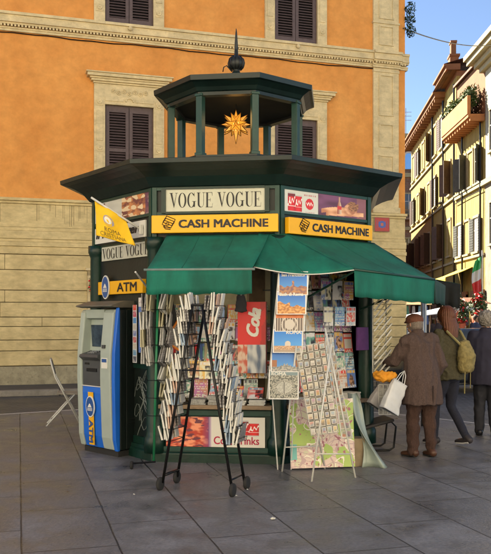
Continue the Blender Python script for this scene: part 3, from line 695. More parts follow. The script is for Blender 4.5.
for q in range(12):
    a = R(30*q); mb.tube([(math.cos(a)*r_, math.sin(a)*r_, z) for r_, z in ((.062, 4.875), (.10, 4.915), (.11, 4.96), (.097, 5.01), (.06, 5.045))], .008, 5)
mb.tube([(-.05, -.04, 4.84), (-.12, -.05, 4.92), (-.16, -.05, 4.90), (-.17, -.05, 4.84)], .008, 5)
mb.build('finial_ribs', blackmetal, K, True)
# front signs
def sign_yellow(k, u0, u1, z0, z1, n0=.03, n1=.10, name='yellow_sign'):
    mb = MB(); kbox(mb, k, u0, u1, n0, n1, z0, z1); return mb.build(name, yellow, K, bevel=.006)
s0 = sign_yellow(0, -.70, .70, 2.535, 2.73, .05, .12)
text('CASH MACHINE', kf(0, .10, .12, 2.633), .98, .085, ltblack, s0, bold=.045)
def notes(M, sc, par):
    mb = MB()
    for i, (dx, dy) in enumerate(((0, .0), (.012, .018), (.024, .036))):
        w, h = .085, .042; rr_ = R(-22)
        for t in range(4):
            pass
        c = [(-w/2, -h/2), (w/2, -h/2), (w/2, h/2), (-w/2, h/2)]
        c = [(x*math.cos(rr_)-y*math.sin(rr_)+dx, x*math.sin(rr_)+y*math.cos(rr_)+dy) for x, y in c]
        for a, b in zip(c, c[1:]+c[:1]): mb.tube([M @ Vector((a[0]*sc, a[1]*sc, .004+i*.001)), M @ Vector((b[0]*sc, b[1]*sc, .004+i*.001))], .0035, 4)
    for q in range(10):
        a = 2*math.pi*q/10; b = 2*math.pi*(q+1)/10; mb.tube([M @ Vector((.018*math.cos(a), .018*math.sin(a), .006)), M @ Vector((.018*math.cos(b), .018*math.sin(b), .006))], .003, 4)
    for dy in (-.045, -.03): mb.tube([M @ Vector((-.045, dy+.02, .005)), M @ Vector((-.02, dy-.01, .005)), M @ Vector((.035, dy-.015, .005))], .004, 4)
    mb.build('banknote_symbol', ltblack, par)
notes(kf(0, -.52, .12, 2.633), 1.25, s0)
s1 = sign_yellow(1, -.66, .66, 2.52, 2.70, .05, .12)
text('CASH MACHINE', kf(1, .14, .12, 2.61), .90, .085, ltblack, s1, bold=.045)
notes(kf(1, -.45, .12, 2.61), 1.25, s1)
mb = MB(); kbox(mb, 0, -.55, .55, .02, .06, 2.775, 3.02); sv = mb.build('name_sign', cream, K)
mb = MB(); [kbox(mb, 0, *q) for q in ((-.60, -.55, .01, .075, 2.76, 3.03), (.55, .60, .01, .075, 2.76, 3.03), (-.55, .55, .01, .075, 3.02, 3.045), (-.55, .55, .01, .075, 2.75, 2.775))]; mb.build('sign_frame', green, sv)
didone('VOGUE VOGUE', kf(0, 0, .06, 2.90), 1.02, .165, ltblack, sv)
# coke style posters on the frieze
def poster_food(u, v):
    n = nz(u, v, 5, 1)+.5*nz(u, v, 13, 2)
    c = mixc((.16, .05, .05), (.62, .26, .10), .5+n*1.3)
    if nz(u, v, 7, 5) > .22: c = (.75, .60, .40)
    if u > .86: c = mixc((.08, .03, .10), c, .2)
    return c
def poster_man(u, v):
    c = mixc((.10, .03, .06), (.20, .07, .16), v+nz(u, v, 4, 3)*.9)
    if u > .8: c = mixc(c, (.30, .12, .10), .6)
    skin = mixc((.50, .20, .09), (.82, .48, .27), .5+nz(u, v, 6, 1)*1.3+(v-.3))
    arm = abs(v-(.24+.20*math.sin(u*3.0)*(1-u*.3))) < .11-.05*abs(u-.5)
    arm2 = abs(v-(.17+.12*u)) < .09 and u > .15
    if (arm and .06 < u < .80) or (arm2 and u < .95): c = skin
    if ((u-.66)/.13)**2+((v-.47)/.23)**2 < 1: c = mixc((.42, .17, .08), (.75, .42, .24), .5+nz(u, v, 9, 1)*1.4)
    if ((u-.72)/.12)**2+((v-.60)/.20)**2 < 1+nz(u, v, 12)*.6: c = mixc((.18, .07, .03), (.42, .2, .08), .5+nz(u, v, 20)*1.5)
    w = .040 if v < .58 else (.040-.12*(v-.58) if v < .74 else .018)
    if abs(u-.43) < w and .22 < v < .95: c = mixc((.30, .05, .02), (.70, .55, .40), .5+(u-.43)*14) if not .40 < v < .55 else (.6, .05, .04)
    if v < .10: c = (.10, .035, .06)
    return c
def can(u, v, cx, w, top, s):
    """a drinks can: body, rim and a running script; None outside"""
    x = (u-cx)/w
    if abs(x) > 1 or v > top or v < .10: return None
    y = (v-.10)/(top-.10)
    if y > .93 or y < .05: return (.5, .5, .5)
    c = mixc((.68, .02, .02), (.42, .01, .015), x*x)
    if s == 2: c = mixc(c, (.05, .02, .02), .75) if y > .80 else c
    if abs(y-(.55+.10*math.sin(x*9)+.14*x)) < .055 or (abs(x+.45) < .12 and .42 < y < .75): c = (.85, .80, .78)
    if abs(y-.30) < .02: c = (.8, .6, .6)
    return c
def poster_coke(u, v):
    c = (.62, .64, .60)
    for cx, h0, s in ((.40, .80, 1), (.20, .88, 2)):
        k = can(u, v, cx, .11, h0, s)
        if k: c = k
    d = math.hypot((u-.74)/.125, (v-.48)/.23)
    if d < 1: c = (.62, .02, .02)
    if d < .75 and abs(v-(.49+.05*math.sin(u*90))) < .035: c = (.85, .8, .78)
    if abs(v-.83) < .035 and .56 < u < .94 and math.sin(u*230)+math.sin(u*97) > -.4: c = (.50, .25, .25)
    if abs(v-.13) < .02 and .6 < u < .9 and math.sin(u*300) > -.5: c = (.45, .25, .25)
    return c
pic(poster_coke, kf(1, -.395, .02, 2.885), .50, .27, 110, 60, 'poster', K, .012)
pic(poster_man, kf(1, .25, .02, 2.885), .78, .27, 150, 52, 'poster', K, .012)
# left face
def poster_l(u, v):
    if u < .26:
        c = (.55, .56, .54)
        if .03 < u < .20 and .12 < v < .92: c = (.60, .02, .02) if v < .86 else (.04, .02, .02)
        if .06 < u < .17 and abs(v-.5-.1*math.sin(u*60)) < .07: c = (.8, .75, .7)
        return c
    if u < .52: return mixc((.50, .52, .48), (.62, .64, .58), nz(u, v, 5)+.5)
    return poster_food((u-.52)/.48, v)
pic(poster_l, kf(-1, 0, .02, 2.885), 1.30, .29, 170, 44, 'poster', K, .012)
mb = MB(); kbox(mb, -1, -.66, .56, .012, .03, 2.52, 2.71); sp = mb.build('press_sign', white, K)
text('Il Messaggero', kf(-1, -.05, .03, 2.615), 1.14, .125, ltblack, sp, bold=.05, shear=.25)
mb = MB(); kbox(mb, -1, -.52, .62, -.02, .01, 2.30, 2.47); sp = mb.build('name_sign', cream, K)
didone('VOGUE VOGUE', kf(-1, .05, .01, 2.385), 1.10, .13, ltblack, sp)
mb = MB(); kbox(mb, -1, -.58, .50, -.02, .03, 1.885, 2.045); sa = mb.build('yellow_sign', yellow, K, bevel=.005)
text('ATM', kf(-1, .14, .03, 1.965), .46, .10, ltblack, sa, bold=.04)
def oval(M, w, h, par, m1=white, m2=dkblue, nm='logo'):
    pts = [(w/2*math.cos(R(a)), h/2*math.sin(R(a))) for a in range(0, 360, 15)]
    o = MB().prism(pts, 0, .012).xf(M).build(nm, m1, par)
    MB().prism([(x*.86, y*.90) for x, y in pts], .0125, .015).xf(M).build('logo_field', m2, o)
    mb = MB(); q = .24*w; mb.add([(-q, -.03*h, .017), (q, -.03*h, .017), (q*.4, .10*h, .017), (0, .16*h, .017), (-q*.4, .10*h, .017)], [(0, 1, 2, 3, 4)])
    for j in range(3): mb.add([(-q*1.2, (-.09-.05*j)*h, .017), (q*1.2, (-.09-.05*j)*h, .017), (q*1.2, (-.065-.05*j)*h, .017), (-q*1.2, (-.065-.05*j)*h, .017)], [(0, 1, 2, 3)])
    mb.xf(M).build('emblem', white, o); return o
oval(kf(-1, -.36, .035, 1.975), .19, .29, sa)
# graffiti on the left panel
mb = MB()
for i in range(7):
    u0, z0 = .25+rr.random()*.3, .25+rr.random()*.7; pts = []
    for j in range(14):
        pts.append(kp(-1, u0+.09*math.cos(j*.7+i)+.01*j, -.018, z0+.1*math.sin(j*.9+i*2)+.012*j))
    mb.tube(pts, .004, 4)
mb.build('graffiti', mat('pale scrawl', (.16, .19, .18), .7, .3, 20), K)
# cold drinks poster under the counter
def cold(u, v):
    c = (.66, .64, .58)
    if u < .46:
        n = nz(u*1.6, v, 7, 1)+.6*nz(u*1.6, v, 15, 2); c = mixc((.45, .04, .02), (.85, .30, .16), .5+n*1.6)
        if nz(u, v, 11, 4) > .28: c = (.14, .03, .05)
        if u > .36: c = mixc(c, (.16, .04, .16), (u-.36)*11)
        if u > .43: c = mixc((.16, .04, .16), (.6, .5, .6), (u-.43)*30)
    for cx, h0, s in ((.885, .82, 1), (.78, .90, 2)):
        k = can(u, (v-.38)*1.55+.1, cx, .055, (h0-.38)*1.55+.1, s)
        if k: c = k
    if .55 < u < .7 and abs(v-.62) < .02: c = (.6, .2, .25)
    return c
cp = pic(cold, kf(0, .0, .03, .345), 1.10, .33, 200, 64, 'cold_drinks_poster', K, .012)
text('Cold drinks', kf(0, .235, .042, .255), .50, .085, mat('crimson ink', (.40, .01, .06), .5, 0), cp, bold=.015)
# awnings (parts of the kiosk)
def sag(p00, p10, p01, p11, d, nu=16, nv=12, edge=0):
    a, b, c, e = map(Vector, (p00, p10, p01, p11))
    def f(u, v):
        p = (a*(1-u)+b*u)*(1-v)+(c*(1-u)+e*u)*v
        return p-Vector((0, 0, d*math.sin(math.pi*v)*(.7+.3*math.sin(math.pi*u))+edge*math.sin(math.pi*u)*v))+Vector((0, 0, .006*nz(u*3, v*2, 2.2)))
    return grid_mesh(f, nu, nv)
def cloth(mb, name, m, parent, th=.006):
    o = mb.build(name, m, parent, True); s = o.modifiers.new('s', 'SOLIDIFY'); s.thickness = th; return o
a0, a1 = kp(0, -.54, .06, 2.515), kp(0, .60, .06, 2.515)
b0, b1 = kp(0, -.585, .78, 2.09), kp(0, .49, .78, 2.09)
cloth(sag(a0, a1, b0, b1, .02), 'awning', awn, K)
def seam(p00, p10, p01, p11, d, u, edge=0, parent=None):
    a, b, c, e = map(Vector, (p00, p10, p01, p11)); P_ = []
    for i in range(11):
        v = i/10; p = (a*(1-u)+b*u)*(1-v)+(c*(1-u)+e*u)*v
        P_.append(p-Vector((0, 0, d*math.sin(math.pi*v)*(.7+.3*math.sin(math.pi*u))+edge*math.sin(math.pi*u)*v-.004)))
    MB().tube(P_, .006, 4).build('seam', awn_seam, parent)
awn_seam = mat('awning seam', (.003, .085, .06), .8, .2, 20)
def val(p0, p1, h, nu=26, wob=.012, slope=0):
    p0, p1 = Vector(p0), Vector(p1); n = (p1-p0).cross(Vector((0, 0, 1))).normalized()
    return grid_mesh(lambda u, v: p0+(p1-p0)*u+Vector((0, 0, -(h+.006*math.sin(u*30))*v))+n*(wob*v*math.sin(u*17+1)), nu, 4)
cloth(val(b0, b1, .25), 'valance', awn, K)
MB().tube([b0+Vector((-.03, 0, 0)), b1+Vector((.03, 0, 0))], .013, 10).build('awning_bar', mat('dull bar paint', (.20, .27, .25), .5, .3, 8), K, True)
for u in (.33, .67): seam(a0, a1, b0, b1, .02, u, 0, K)
ab = MB()
for u in (-.66, .30): ab.tube([kp(0, u, .02, 1.80), kp(0, u-.05 if u < 0 else u, .76, 2.07)], .010, 6)
ab.build('awning_arm', whitepaint, K)
KI = KM.inverted()
Aw, Bw, Cw = KI @ Vector((.085, 8.03, 2.125)), KI @ Vector((1.12, 8.10, 2.10)), KI @ Vector((2.16, 8.98, 2.04))
t1, t2, t3 = kp(0, .48, .07, 2.52), kp(1, -.66, .06, 2.52), kp(1, .74, .06, 2.50)
cloth(sag(t1, t2, Aw, Bw, .02, edge=.06), 'awning', awn, K)
cloth(sag(t2, t3, Bw, Cw, .02), 'awning', awn, K)
cloth(val(Bw, Cw, .28), 'valance', awn, K)
for u in (.02, .5): seam(t2, t3, Bw, Cw, .02, u, 0, K)
seam(t1, t2, Aw, Bw, .02, .5, .06, K)
MB().tube([Aw+(Bw-Aw)*t-Vector((0, 0, .06*math.sin(math.pi*t)+.004)) for t in [i/12 for i in range(13)]], .007, 6).build('awning_piping', whitepaint, K, True)
MB().tube([Bw, Cw], .016, 8).build('awning_bar', green_l, K, True)
c2 = KI @ Vector((2.62, 10.3, 2.02))
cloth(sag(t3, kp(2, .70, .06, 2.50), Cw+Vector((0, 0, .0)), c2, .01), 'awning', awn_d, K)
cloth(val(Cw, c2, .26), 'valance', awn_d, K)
ab = MB(); ab.tube([kp(1, .55, .02, 1.7), Cw-(Cw-Bw)*.06-Vector((0, 0, .02))], .012, 6); ab.tube([kp(1, -.6, .02, 1.7), Bw-Vector((0, 0, .02))], .012, 6); ab.build('awning_arm', green, K)
# inner lamps: none lit.  Star lantern
st = empty('star_lamp', 'glowing gold moravian star lamp hanging in the kiosk lantern', 'lamp', KM @ Vector((.03, -.25, 4.09)))
mb = MB(); rim = MB(); rs = random.Random(2)
dirs = [Vector((0, 0, -1)), Vector((0, 0, 1))]
for lat in (-35, 0, 35):
    for k in range(8):
        a = R(45*k+(22.5 if lat else 0)); dirs.append(Vector((math.cos(a)*math.cos(R(lat)), math.sin(a)*math.cos(R(lat)), math.sin(R(lat)))))
for d in dirs:
    L_ = .25 if d.z < -.9 else .20; x = d.orthogonal().normalized(); y = d.cross(x); b = [d*.075+(x*math.cos(q)+y*math.sin(q))*.044 for q in (0, 1.57, 3.14, 4.71)]
    mb.add(b+[d*L_], [(0, 1, 4), (1, 2, 4), (2, 3, 4), (3, 0, 4)])
    for q in b: rim.tube([q, d*L_], .0035, 4)
mb.build('star_glass', goldm, st); rim.build('star_rim', mat('brass', (.20, .09, .02), .4, .2, 10, metal=.8), st)
MB().ball((0, 0, 0), .085).build('bulb', bulb, st, True)
MB().tube([(0, 0, .1), (0, 0, .27)], .005, 5).build('hanger', blackmetal, st)
pl = bpy.data.lights.new('star_light', 'POINT'); pl.energy = .25; pl.color = (1, .6, .2); pl.shadow_soft_size = .1
po = bpy.data.objects.new('star_light', pl); C.objects.link(po); po.location = KM @ Vector((.03, -.25, 4.09)); po.location.y -= .32
# flag
fb = kw(-1, .52, .06, 2.60); tip = Vector((-1.78, 9.2, 2.985)); tip = Vector((-1.70, 8.75, 2.93))
fl = empty('yellow_flag', 'yellow flag with a round emblem on a slanting white pole at the kiosk corner', 'flag', fb)
dv = tip-fb
MB().tube([(0, 0, 0), dv*1.04], .012, 8).build('pole', whitepaint, fl, True)
MB().box((0, 0, 0), (.045, .03, .11), Matrix.Rotation(R(38), 3, 'Z')).build('bracket', whitepaint, fl, bevel=.005)
fs, fe = dv*.33, dv*.97; L_ = (fe-fs).length
def ff(u, v):
    p = fs+(fe-fs)*(1-u)   # u 0 at tip
    down = Vector((.02+.10*(u), .02*math.sin(u*9+v*3), -(.40-.10*u)))
    return p+down*v+Vector((0, .025*math.sin(u*8+v*4), 0))
fm = MB(); nu, nv = 26, 18
me_f = grid_mesh(ff, nu, nv)
def fcol(u, v):
    return (.80, .52, .02)
fo = cloth(me_f, 'cloth', mat('yellow cloth', (.80, .50, .02), .8, .15, 8), fl, .003)
def fproj(cu, cv, s_, pts_, m, nm):
    mb = MB(); n = len(pts_)
    mb.add([ff(cu+x*s_/L_, cv+y*s_/.38)+Vector((-.003, -.008, 0)) for x, y in pts_], [tuple(range(n))]); return mb.build(nm, m, fo)
fproj(.40, .42, 1, [(.062*math.cos(R(a)), .062*math.sin(R(a))) for a in range(0, 360, 20)], mat('emblem grey', (.35, .33, .42), .6, .2, 10), 'emblem')
ob = fproj(.40, .42, 1, [(.042*math.cos(R(a))-.004, .042*math.sin(R(a))) for a in range(0, 360, 20)], white, 'emblem'); ob.location = (-.001, -.004, 0)
for s_, v0, w_ in (('ROMA', .72, .16), ('CRISTIANA', .88, .26)):
    cu = bpy.data.curves.new('t', 'FONT'); cu.body = s_; cu.resolution_u = 2; o = bpy.data.objects.new('t', cu); C.objects.link(o); me = evalmesh(o); bpy.data.objects.remove(o)
    xs = [v.co.x for v in me.vertices]; sc = w_/(max(xs)-min(xs)); cx = (max(xs)+min(xs))/2
    for v in me.vertices: v.co = ff(.46+(v.co.x-cx)*sc/L_, v0-(v.co.y-.35)*sc*1.3/.38)+Vector((-.003, -.008, 0))
    me.materials.clear(); link('lettering', me, mat('flag ink', (.12, .09, .02), .7, 0), fo)

# ================================================================== ATM
AT = empty('cash_machine', 'grey and blue cash machine cabinet built against the left side of the kiosk', 'cash machine')
p1 = Vector((-1.46, 8.98, 0)); d = Vector((-.72, .69, 0)).normalized(); WM = .70
AT.location = p1+d*WM/2; AT.rotation_euler = (0, 0, math.atan2(-d.y, -d.x))     # local x towards viewer side, local y into kiosk
# front profile in (y out is negative, z)
def prof_box(mb, x0, x1, prof):
    n = len(prof); mb.add([(x0, y, z) for y, z in prof]+[(x1, y, z) for y, z in prof], [tuple(range(n)), tuple(reversed(range(n, 2*n)))]+[((i+1) % n, i, n+i, n+(i+1) % n) for i in range(n)])
mb = MB(); mb.bb(-.33, .33, .02, .28, .0, .07); mb.build('base', rubber, AT)
mb = MB(); prof_box(mb, .30, .355, [(.03, .07), (-.01, .07), (-.04, .20), (-.055, .9), (-.05, 1.2), (-.0, 1.66), (.01, 1.72), (.03, 1.72)]); mb.build('blue_edge', blue, AT, bevel=.012)
mb = MB(); prof_box(mb, -.36, .35, [(.30, .08), (.12, .08), (.12, 1.70), (.30, 1.70)]); prof_box(mb, .32, .352, [(.121, .08), (.031, .08), (.031, 1.70), (.121, 1.70)]); mb.build('cabinet', black_green, AT, bevel=.01)
mb = MB(); prof_box(mb, .10, .298, [(.12, .08), (-.015, .08), (-.05, .22), (-.075, .9), (-.07, 1.2), (-.02, 1.66), (.01, 1.70), (.12, 1.70)]); prof_box(mb, -.36, -.27, [(.12, .08), (-.015, .08), (-.05, .22), (-.075, .9), (-.07, 1.2), (-.02, 1.66), (.01, 1.70), (.12, 1.70)]); mb.build('side_pillar', greypl, AT, bevel=.015)
mb = MB(); prof_box(mb, -.268, .098, [(.12, .08), (.0, .08), (-.035, .22), (-.055, .72), (-.05, .80), (.12, .80)]); lo = mb.build('lower_door', blue, AT, bevel=.006)
mb = MB(); prof_box(mb, -.268, .098, [(.12, .802), (-.05, .802), (-.055, 1.10), (-.11, 1.14), (-.10, 1.17), (.02, 1.20), (.05, 1.21), (.12, 1.21)]); kb = mb.build('keypad_shelf', dkgrey, AT, bevel=.006)
mb = MB(); prof_box(mb, -.268, .098, [(.12, 1.212), (.05, 1.212), (.07, 1.58), (.0, 1.60), (-.01, 1.70), (.12, 1.70)]); mb.build('recess', greypl, AT)
MB().box((-.085, .045, 1.39), (.26, .02, .26), Matrix.Rotation(R(4), 3, 'X')).build('screen', mat('screen glass', (.05, .08, .12), .12, .6, 9), AT, bevel=.004)
mb = MB(); [mb.box((-.16+.035*i, -.04+.035*j, 1.19+.009*j), (.024, .024, .012)) for i in range(4) for j in range(3)]; mb.build('keypad', steel, AT)
MB().bb(-.18, .02, -.062, -.05, .97, 1.01).build('cash_slot', blackmetal, AT)
MB().bb(-.22, -.13, -.058, -.05, 1.05, 1.075).build('card_slot', blackmetal, AT)
MB().bb(.14, .25, -.079, -.071, 1.02, 1.14).build('notice_sticker', white, AT)
MB().bb(.15, .24, -.0815, -.079, 1.09, 1.13).build('notice_band', dkblue, AT)
MB().bb(.15, .20, -.083, -.06, 1.25, 1.29).build('receipt_slot', dkgrey, AT)
MB().bb(-.268, .298, -.062, -.05, .795, .805).build('trim_strip', whitepaint, AT)
mb = MB(); prof_box(mb, -.37, .345, [(-.09, 1.735), (-.08, 1.75), (.10, 1.80), (.30, 1.80), (.30, 1.72), (.0, 1.72)]); mb.build('hood', mat('hood', (.14, .13, .10), .5, .3, 6), AT, bevel=.006)
mb = MB(); [mb.bb(.352, .356, .14, .24, z, z+.012) for z in (.38, .42, 1.30, 1.34, 1.38, 1.50, 1.54)]; mb.build('vent', blackmetal, AT)
fr_ = frame((-.085, -.056, .45), (1, 0, 0), (0, 0, 1)); 
MB().box((-.085, -.058, .42), (.10, .006, .62), Matrix.Rotation(R(2), 3, 'X')).build('yellow_stripe', yellow, lo)
oval(frame((-.085, -.066, .56), (1, 0, 0), (0, -.03, 1)), .17, .25, lo)
text('ATM', frame((-.085, -.062, .27), (0, 0, -1), (1, 0, 0)), .26, .075, dkblue, lo, bold=.04)

# card strip and price list hanging on the kiosk's left side
def strip_fn(u, v):
    k = int(v*9); cols = [(.1, .1, .12), (.15, .3, .45), (.5, .45, .35), (.45, .1, .1), (.15, .2, .4), (.45, .42, .36), (.10, .25, .5), (.45, .08, .12), (.6, .08, .05)]
    f = (v*9) % 1
    if u < .12 or u > .88 or f < .12: return (.6, .6, .58)
    return mixc(cols[k % 9], (.7, .65, .6), .5 if nz(u, v, 16) > .25 else 0)
U_, N_ = kdw(-1)
def hung(fn, k, u, n, z, w, h, nx, ny, nm, lb, cat, grp=None, th=.004, lean=0, th_m=None):
    Uw, Nw = kdw(k); e = pic(fn, frame((0, 0, 0), Uw, Vector((0, 0, 1))+Nw*lean), w, h, nx, ny, nm, None, th); e.location = kw(k, u, n, z); return tag(e, lb, cat, grp)
hung(strip_fn, -1, .40, .07, 1.42, .09, .66, 10, 72, 'sticker_strip', 'vertical strip of small coloured stickers left of the blue price list', 'sticker strip')
def price(u, v):
    if v > .84: return (.62, .6, .58) if not (abs(v-.92) < .03 and nz(u, v, 20) > 0) else (.25, .2, .25)
    return (.07, .14, .40) if (v*30) % 1 > .35 or u < .12 or u > .85 else (.18, .27, .5)
hung(price, -1, .56, .075, 1.52, .13, .62, 8, 60, 'price_list', 'narrow blue printed price list hanging near the kiosk corner', 'price list')

# ================================================================== GOODS ON THE KIOSK
PAL_ = [(.55, .06, .05), (.08, .16, .42), (.62, .55, .40), (.10, .28, .22), (.6, .35, .06), (.35, .10, .30), (.5, .5, .52), (.06, .06, .08), (.65, .62, .58), (.18, .35, .5), (.45, .2, .1)]
CN = ['red', 'blue', 'cream', 'green', 'orange', 'purple', 'grey', 'black', 'white', 'pale blue', 'brown']
def cover(seed):
    r = random.Random(seed); i = r.randrange(len(PAL_)); base = PAL_[i]; a = PAL_[r.randrange(len(PAL_))]; t = PAL_[r.randrange(len(PAL_))]; kx, ky = r.uniform(.35, .65), r.uniform(.35, .5); st = r.randrange(4)
    base, a, t = [tuple(min(.8, x*1.35+.03) for x in q) for q in (base, a, t)]
    def f(u, v):
        if v > .80 and v < .94 and .08 < u < .92: return t if (math.sin(u*40+seed)+math.sin(u*71)) > -.5 else mixc(base, (.8, .8, .8), .5)
        c = mixc(base, a, .5+nz(u, v, 3.5, seed % 17)*1.4)
        if st == 0 and ((u-kx)/.28)**2+((v-ky)/.33)**2 < 1+nz(u, v, 6, seed % 13): c = mixc((.60, .36, .24), (.10, .06, .05), .5+nz(u, v, 6, seed % 11)*2)
        if st == 1 and .1 < u < .9 and .2 < v < .72: c = mixc(t, (.75, .72, .65), .5+nz(u, v, 9, seed % 7)*2)
        if st == 2 and (v*7) % 1 < .35 and nz(u, v, 20, seed % 5) > -.1: c = mixc(c, (.8, .78, .72), .8)
        if st == 3 and u > .5 and v < .75: c = mixc(a, (.04, .04, .05), .5+nz(u, v, 5, seed % 9)*2)
        if v < .16 and nz(u, v*3, 14, seed % 7) > .1: c = (.75, .74, .7)
        return c
    return f, CN[i]
sd_ = 100
def mag(k, u, n, z, w, h, where, lean=-.15, nm='magazine', cat='magazine', grp='magazines on the kiosk', roll=0):
    global sd_
    sd_ += 1; fn, cn = cover(sd_)
    Uw, Nw = kdw(k); up = Vector((0, 0, 1))+Nw*lean; ax = Uw*math.cos(roll)+Vector((0, 0, 1))*math.sin(roll)
    e = pic(fn, frame((0, 0, 0), ax, up-ax*up.dot(ax)), w, h, 14, 20, nm, None, .006); e.location = kw(k, u, n, z)
    return tag(e, f'{cn} covered {nm} {where}', cat, grp)
# front: magazines standing on shelves behind the rack
for j, (zc, n, cnt, sh) in enumerate(((1.20, -.30, 8, 'the middle shelf of the kiosk front'), (1.64, -.33, 7, 'the top shelf of the kiosk front'))):
    for i in range(cnt):
        u = -.52+i*(1.0/(cnt-1))
        mag(0, u, n+.01*(i % 2), zc+rr.uniform(-.01, .02), .125, .21, f'{ORD[i]} from left on {sh}')
for j, (zc, n, cnt) in enumerate(((1.02, -.20, 9), (1.43, -.26, 9))):
    for i in range(cnt):
        mag(0, -.56+i*.135, n+.012*(i % 2), zc+rr.uniform(-.012, .02), .13, .20, f'{ORD[i]} from left, {["lower", "upper"][j]} in-between row of kiosk front', grp='magazines in the in-between rows')
for i in range(5):
    mag(0, -.40+i*.19, -.24, .80, .16, .22, f'{ORD[i]} from left behind the counter stacks')
# stacks on the counter
def stack(k, u, n, z, w, d_, cnt, where, th=.018, grp='paper stacks on the counter'):
    Uw, Nw = kdw(k); r = random.Random(int(abs(u)*1000)+cnt+int(z*10)); mb = MB(); zz = 0
    for i in range(cnt):
        t = th*r.uniform(.6, 1.3); M = Matrix.Rotation(math.atan2(Uw.y, Uw.x)+r.uniform(-.08, .08), 3, 'Z'); mb.box((r.uniform(-.008, .008), r.uniform(-.008, .008), zz+t/2), (w*r.uniform(.93, 1), d_, t*.9), M); zz += t
    e = mb.build('newspaper_stack', [paper_w, paper_g, mat('cream paper', (.5, .44, .3), .8, .3, 30)][r.randrange(3)]); e.location = kw(k, u, n, z); return tag(e, f'low stack of folded papers {where}', 'newspaper stack', grp)
for i, (u, c_) in enumerate(((-.46, 5), (-.20, 4), (.02, 6), (.24, 5), (.46, 4))):
    stack(0, u, -.03, .646, .19, .22, c_, f'lying {ORD[i]} from the left on the front counter')
for i, u in enumerate((.02, .22, .44)):
    zz = .646+[.12, .10, .085][i]
    mag(0, u, -.0, zz+.04, .17, .20, f'tilted on the {["middle", "second from right", "rightmost"][i]} counter stack', lean=-1.6, grp='magazines lying on the counter stacks')
for i in range(10):
    u = -.58+.052*i
    Uw, Nw = kdw(0); e = MB().box((0, 0, .10), (.032, .16, .20+.02*(i % 3)), Matrix.Rotation(math.atan2(Uw.y, Uw.x), 3, 'Z') @ Matrix.Rotation(R(-8+(i*37) % 11), 3, 'Y')).build('paperback_book', [paper_w, red, dkblue, beige, paper_g][i % 5], bevel=.003)
    e.location = kw(0, u, -.36, 1.096); tag(e, f'{["white", "red", "blue", "beige", "grey"][i%5]} paperback spine {ORD[i]} from left on the middle shelf', 'book', 'paperbacks on the middle shelf')
# red drinks poster box
def coke_tall(u, v):
    if v > .40: return (.62, .02, .02) if u < .80 or nz(u, v, 5) < .1 else (.45, .02, .02)
    c = mixc((.10, .14, .22), (.55, .56, .55), .5+nz(u, v, 6, 3)*1.6)
    if u < .35: c = mixc((.5, .1, .06), (.6, .45, .35), .5+nz(u, v, 14, 5)*2)
    return c
Uw, Nw = kdw(0)
dp = empty('drinks_display', 'red upright drinks display with white script hanging in the kiosk front', 'display', kw(0, .40, -.02, 1.385)); up = Vector((0, 0, 1))
pic(coke_tall, frame((0, 0, 0), Uw, up), .31, .78, 26, 60, 'front_panel', dp, .03)
text('Cola', frame(Nw*.033+Vector((0, 0, .17))+Uw*.02, Vector((0, 0, 1))+Uw*.12, -Uw), .30, .13, white, dp, bold=.05, shear=.35)
mb = MB(); mb.box(-Nw*.03, (.32, .05, .79), Matrix.Rotation(math.atan2(Uw.y, Uw.x), 3, 'Z')).build('case', mat('red case', (.35, .02, .02), .4, .1, 5), dp)
# right face: hung magazines on shelves
rows = ((.86, -.10, .22), (1.08, -.13, .23), (1.31, -.16, .23), (1.55, -.18, .23), (1.79, -.2, .23), (2.04, -.24, .22))
for j, (zc, n, hh) in enumerate(rows):
    for i in range(8):
        mag(1, -.54+i*.152, n, zc+rr.uniform(-.01, .015), .145, hh, f'{ORD[i]} from the left in the {["lowest", "second lowest", "third lowest", "third", "second", "top"][j]} row, kiosk right face', lean=-.12, grp='magazines on the kiosk right face')
for i in range(6):
    mag(1, -.02+(i % 3)*.17, .03+.012*i, 1.92-.30*(i//3), .155, .22, f'clipped {ORD[i % 3]} from left, {["upper", "lower"][i//3]} row under green canopy', lean=.02, grp='magazines clipped under the canopy')
for i in range(5):
    stack(1, -.44+i*.22, -.05, .646, .19, .2, 4+i % 3, f'lying {ORD[i]} from the left on the right side counter', grp='paper stacks on the right side counter')
mb = MB(); e = MB().prism([(-.1, 0), (.1, 0), (.09, .27), (-.1, .27)], 0, .02).xf(Matrix.Rotation(R(90), 4, 'X')).build('purple_bag', mat('purple bag', (.10, .03, .16), .5, .3, 12)); e.location = kw(1, .54, .06, 1.22); e.rotation_euler = (0, 0, R(38)); tag(e, 'flat purple packet hanging by the right kiosk column', 'packet')

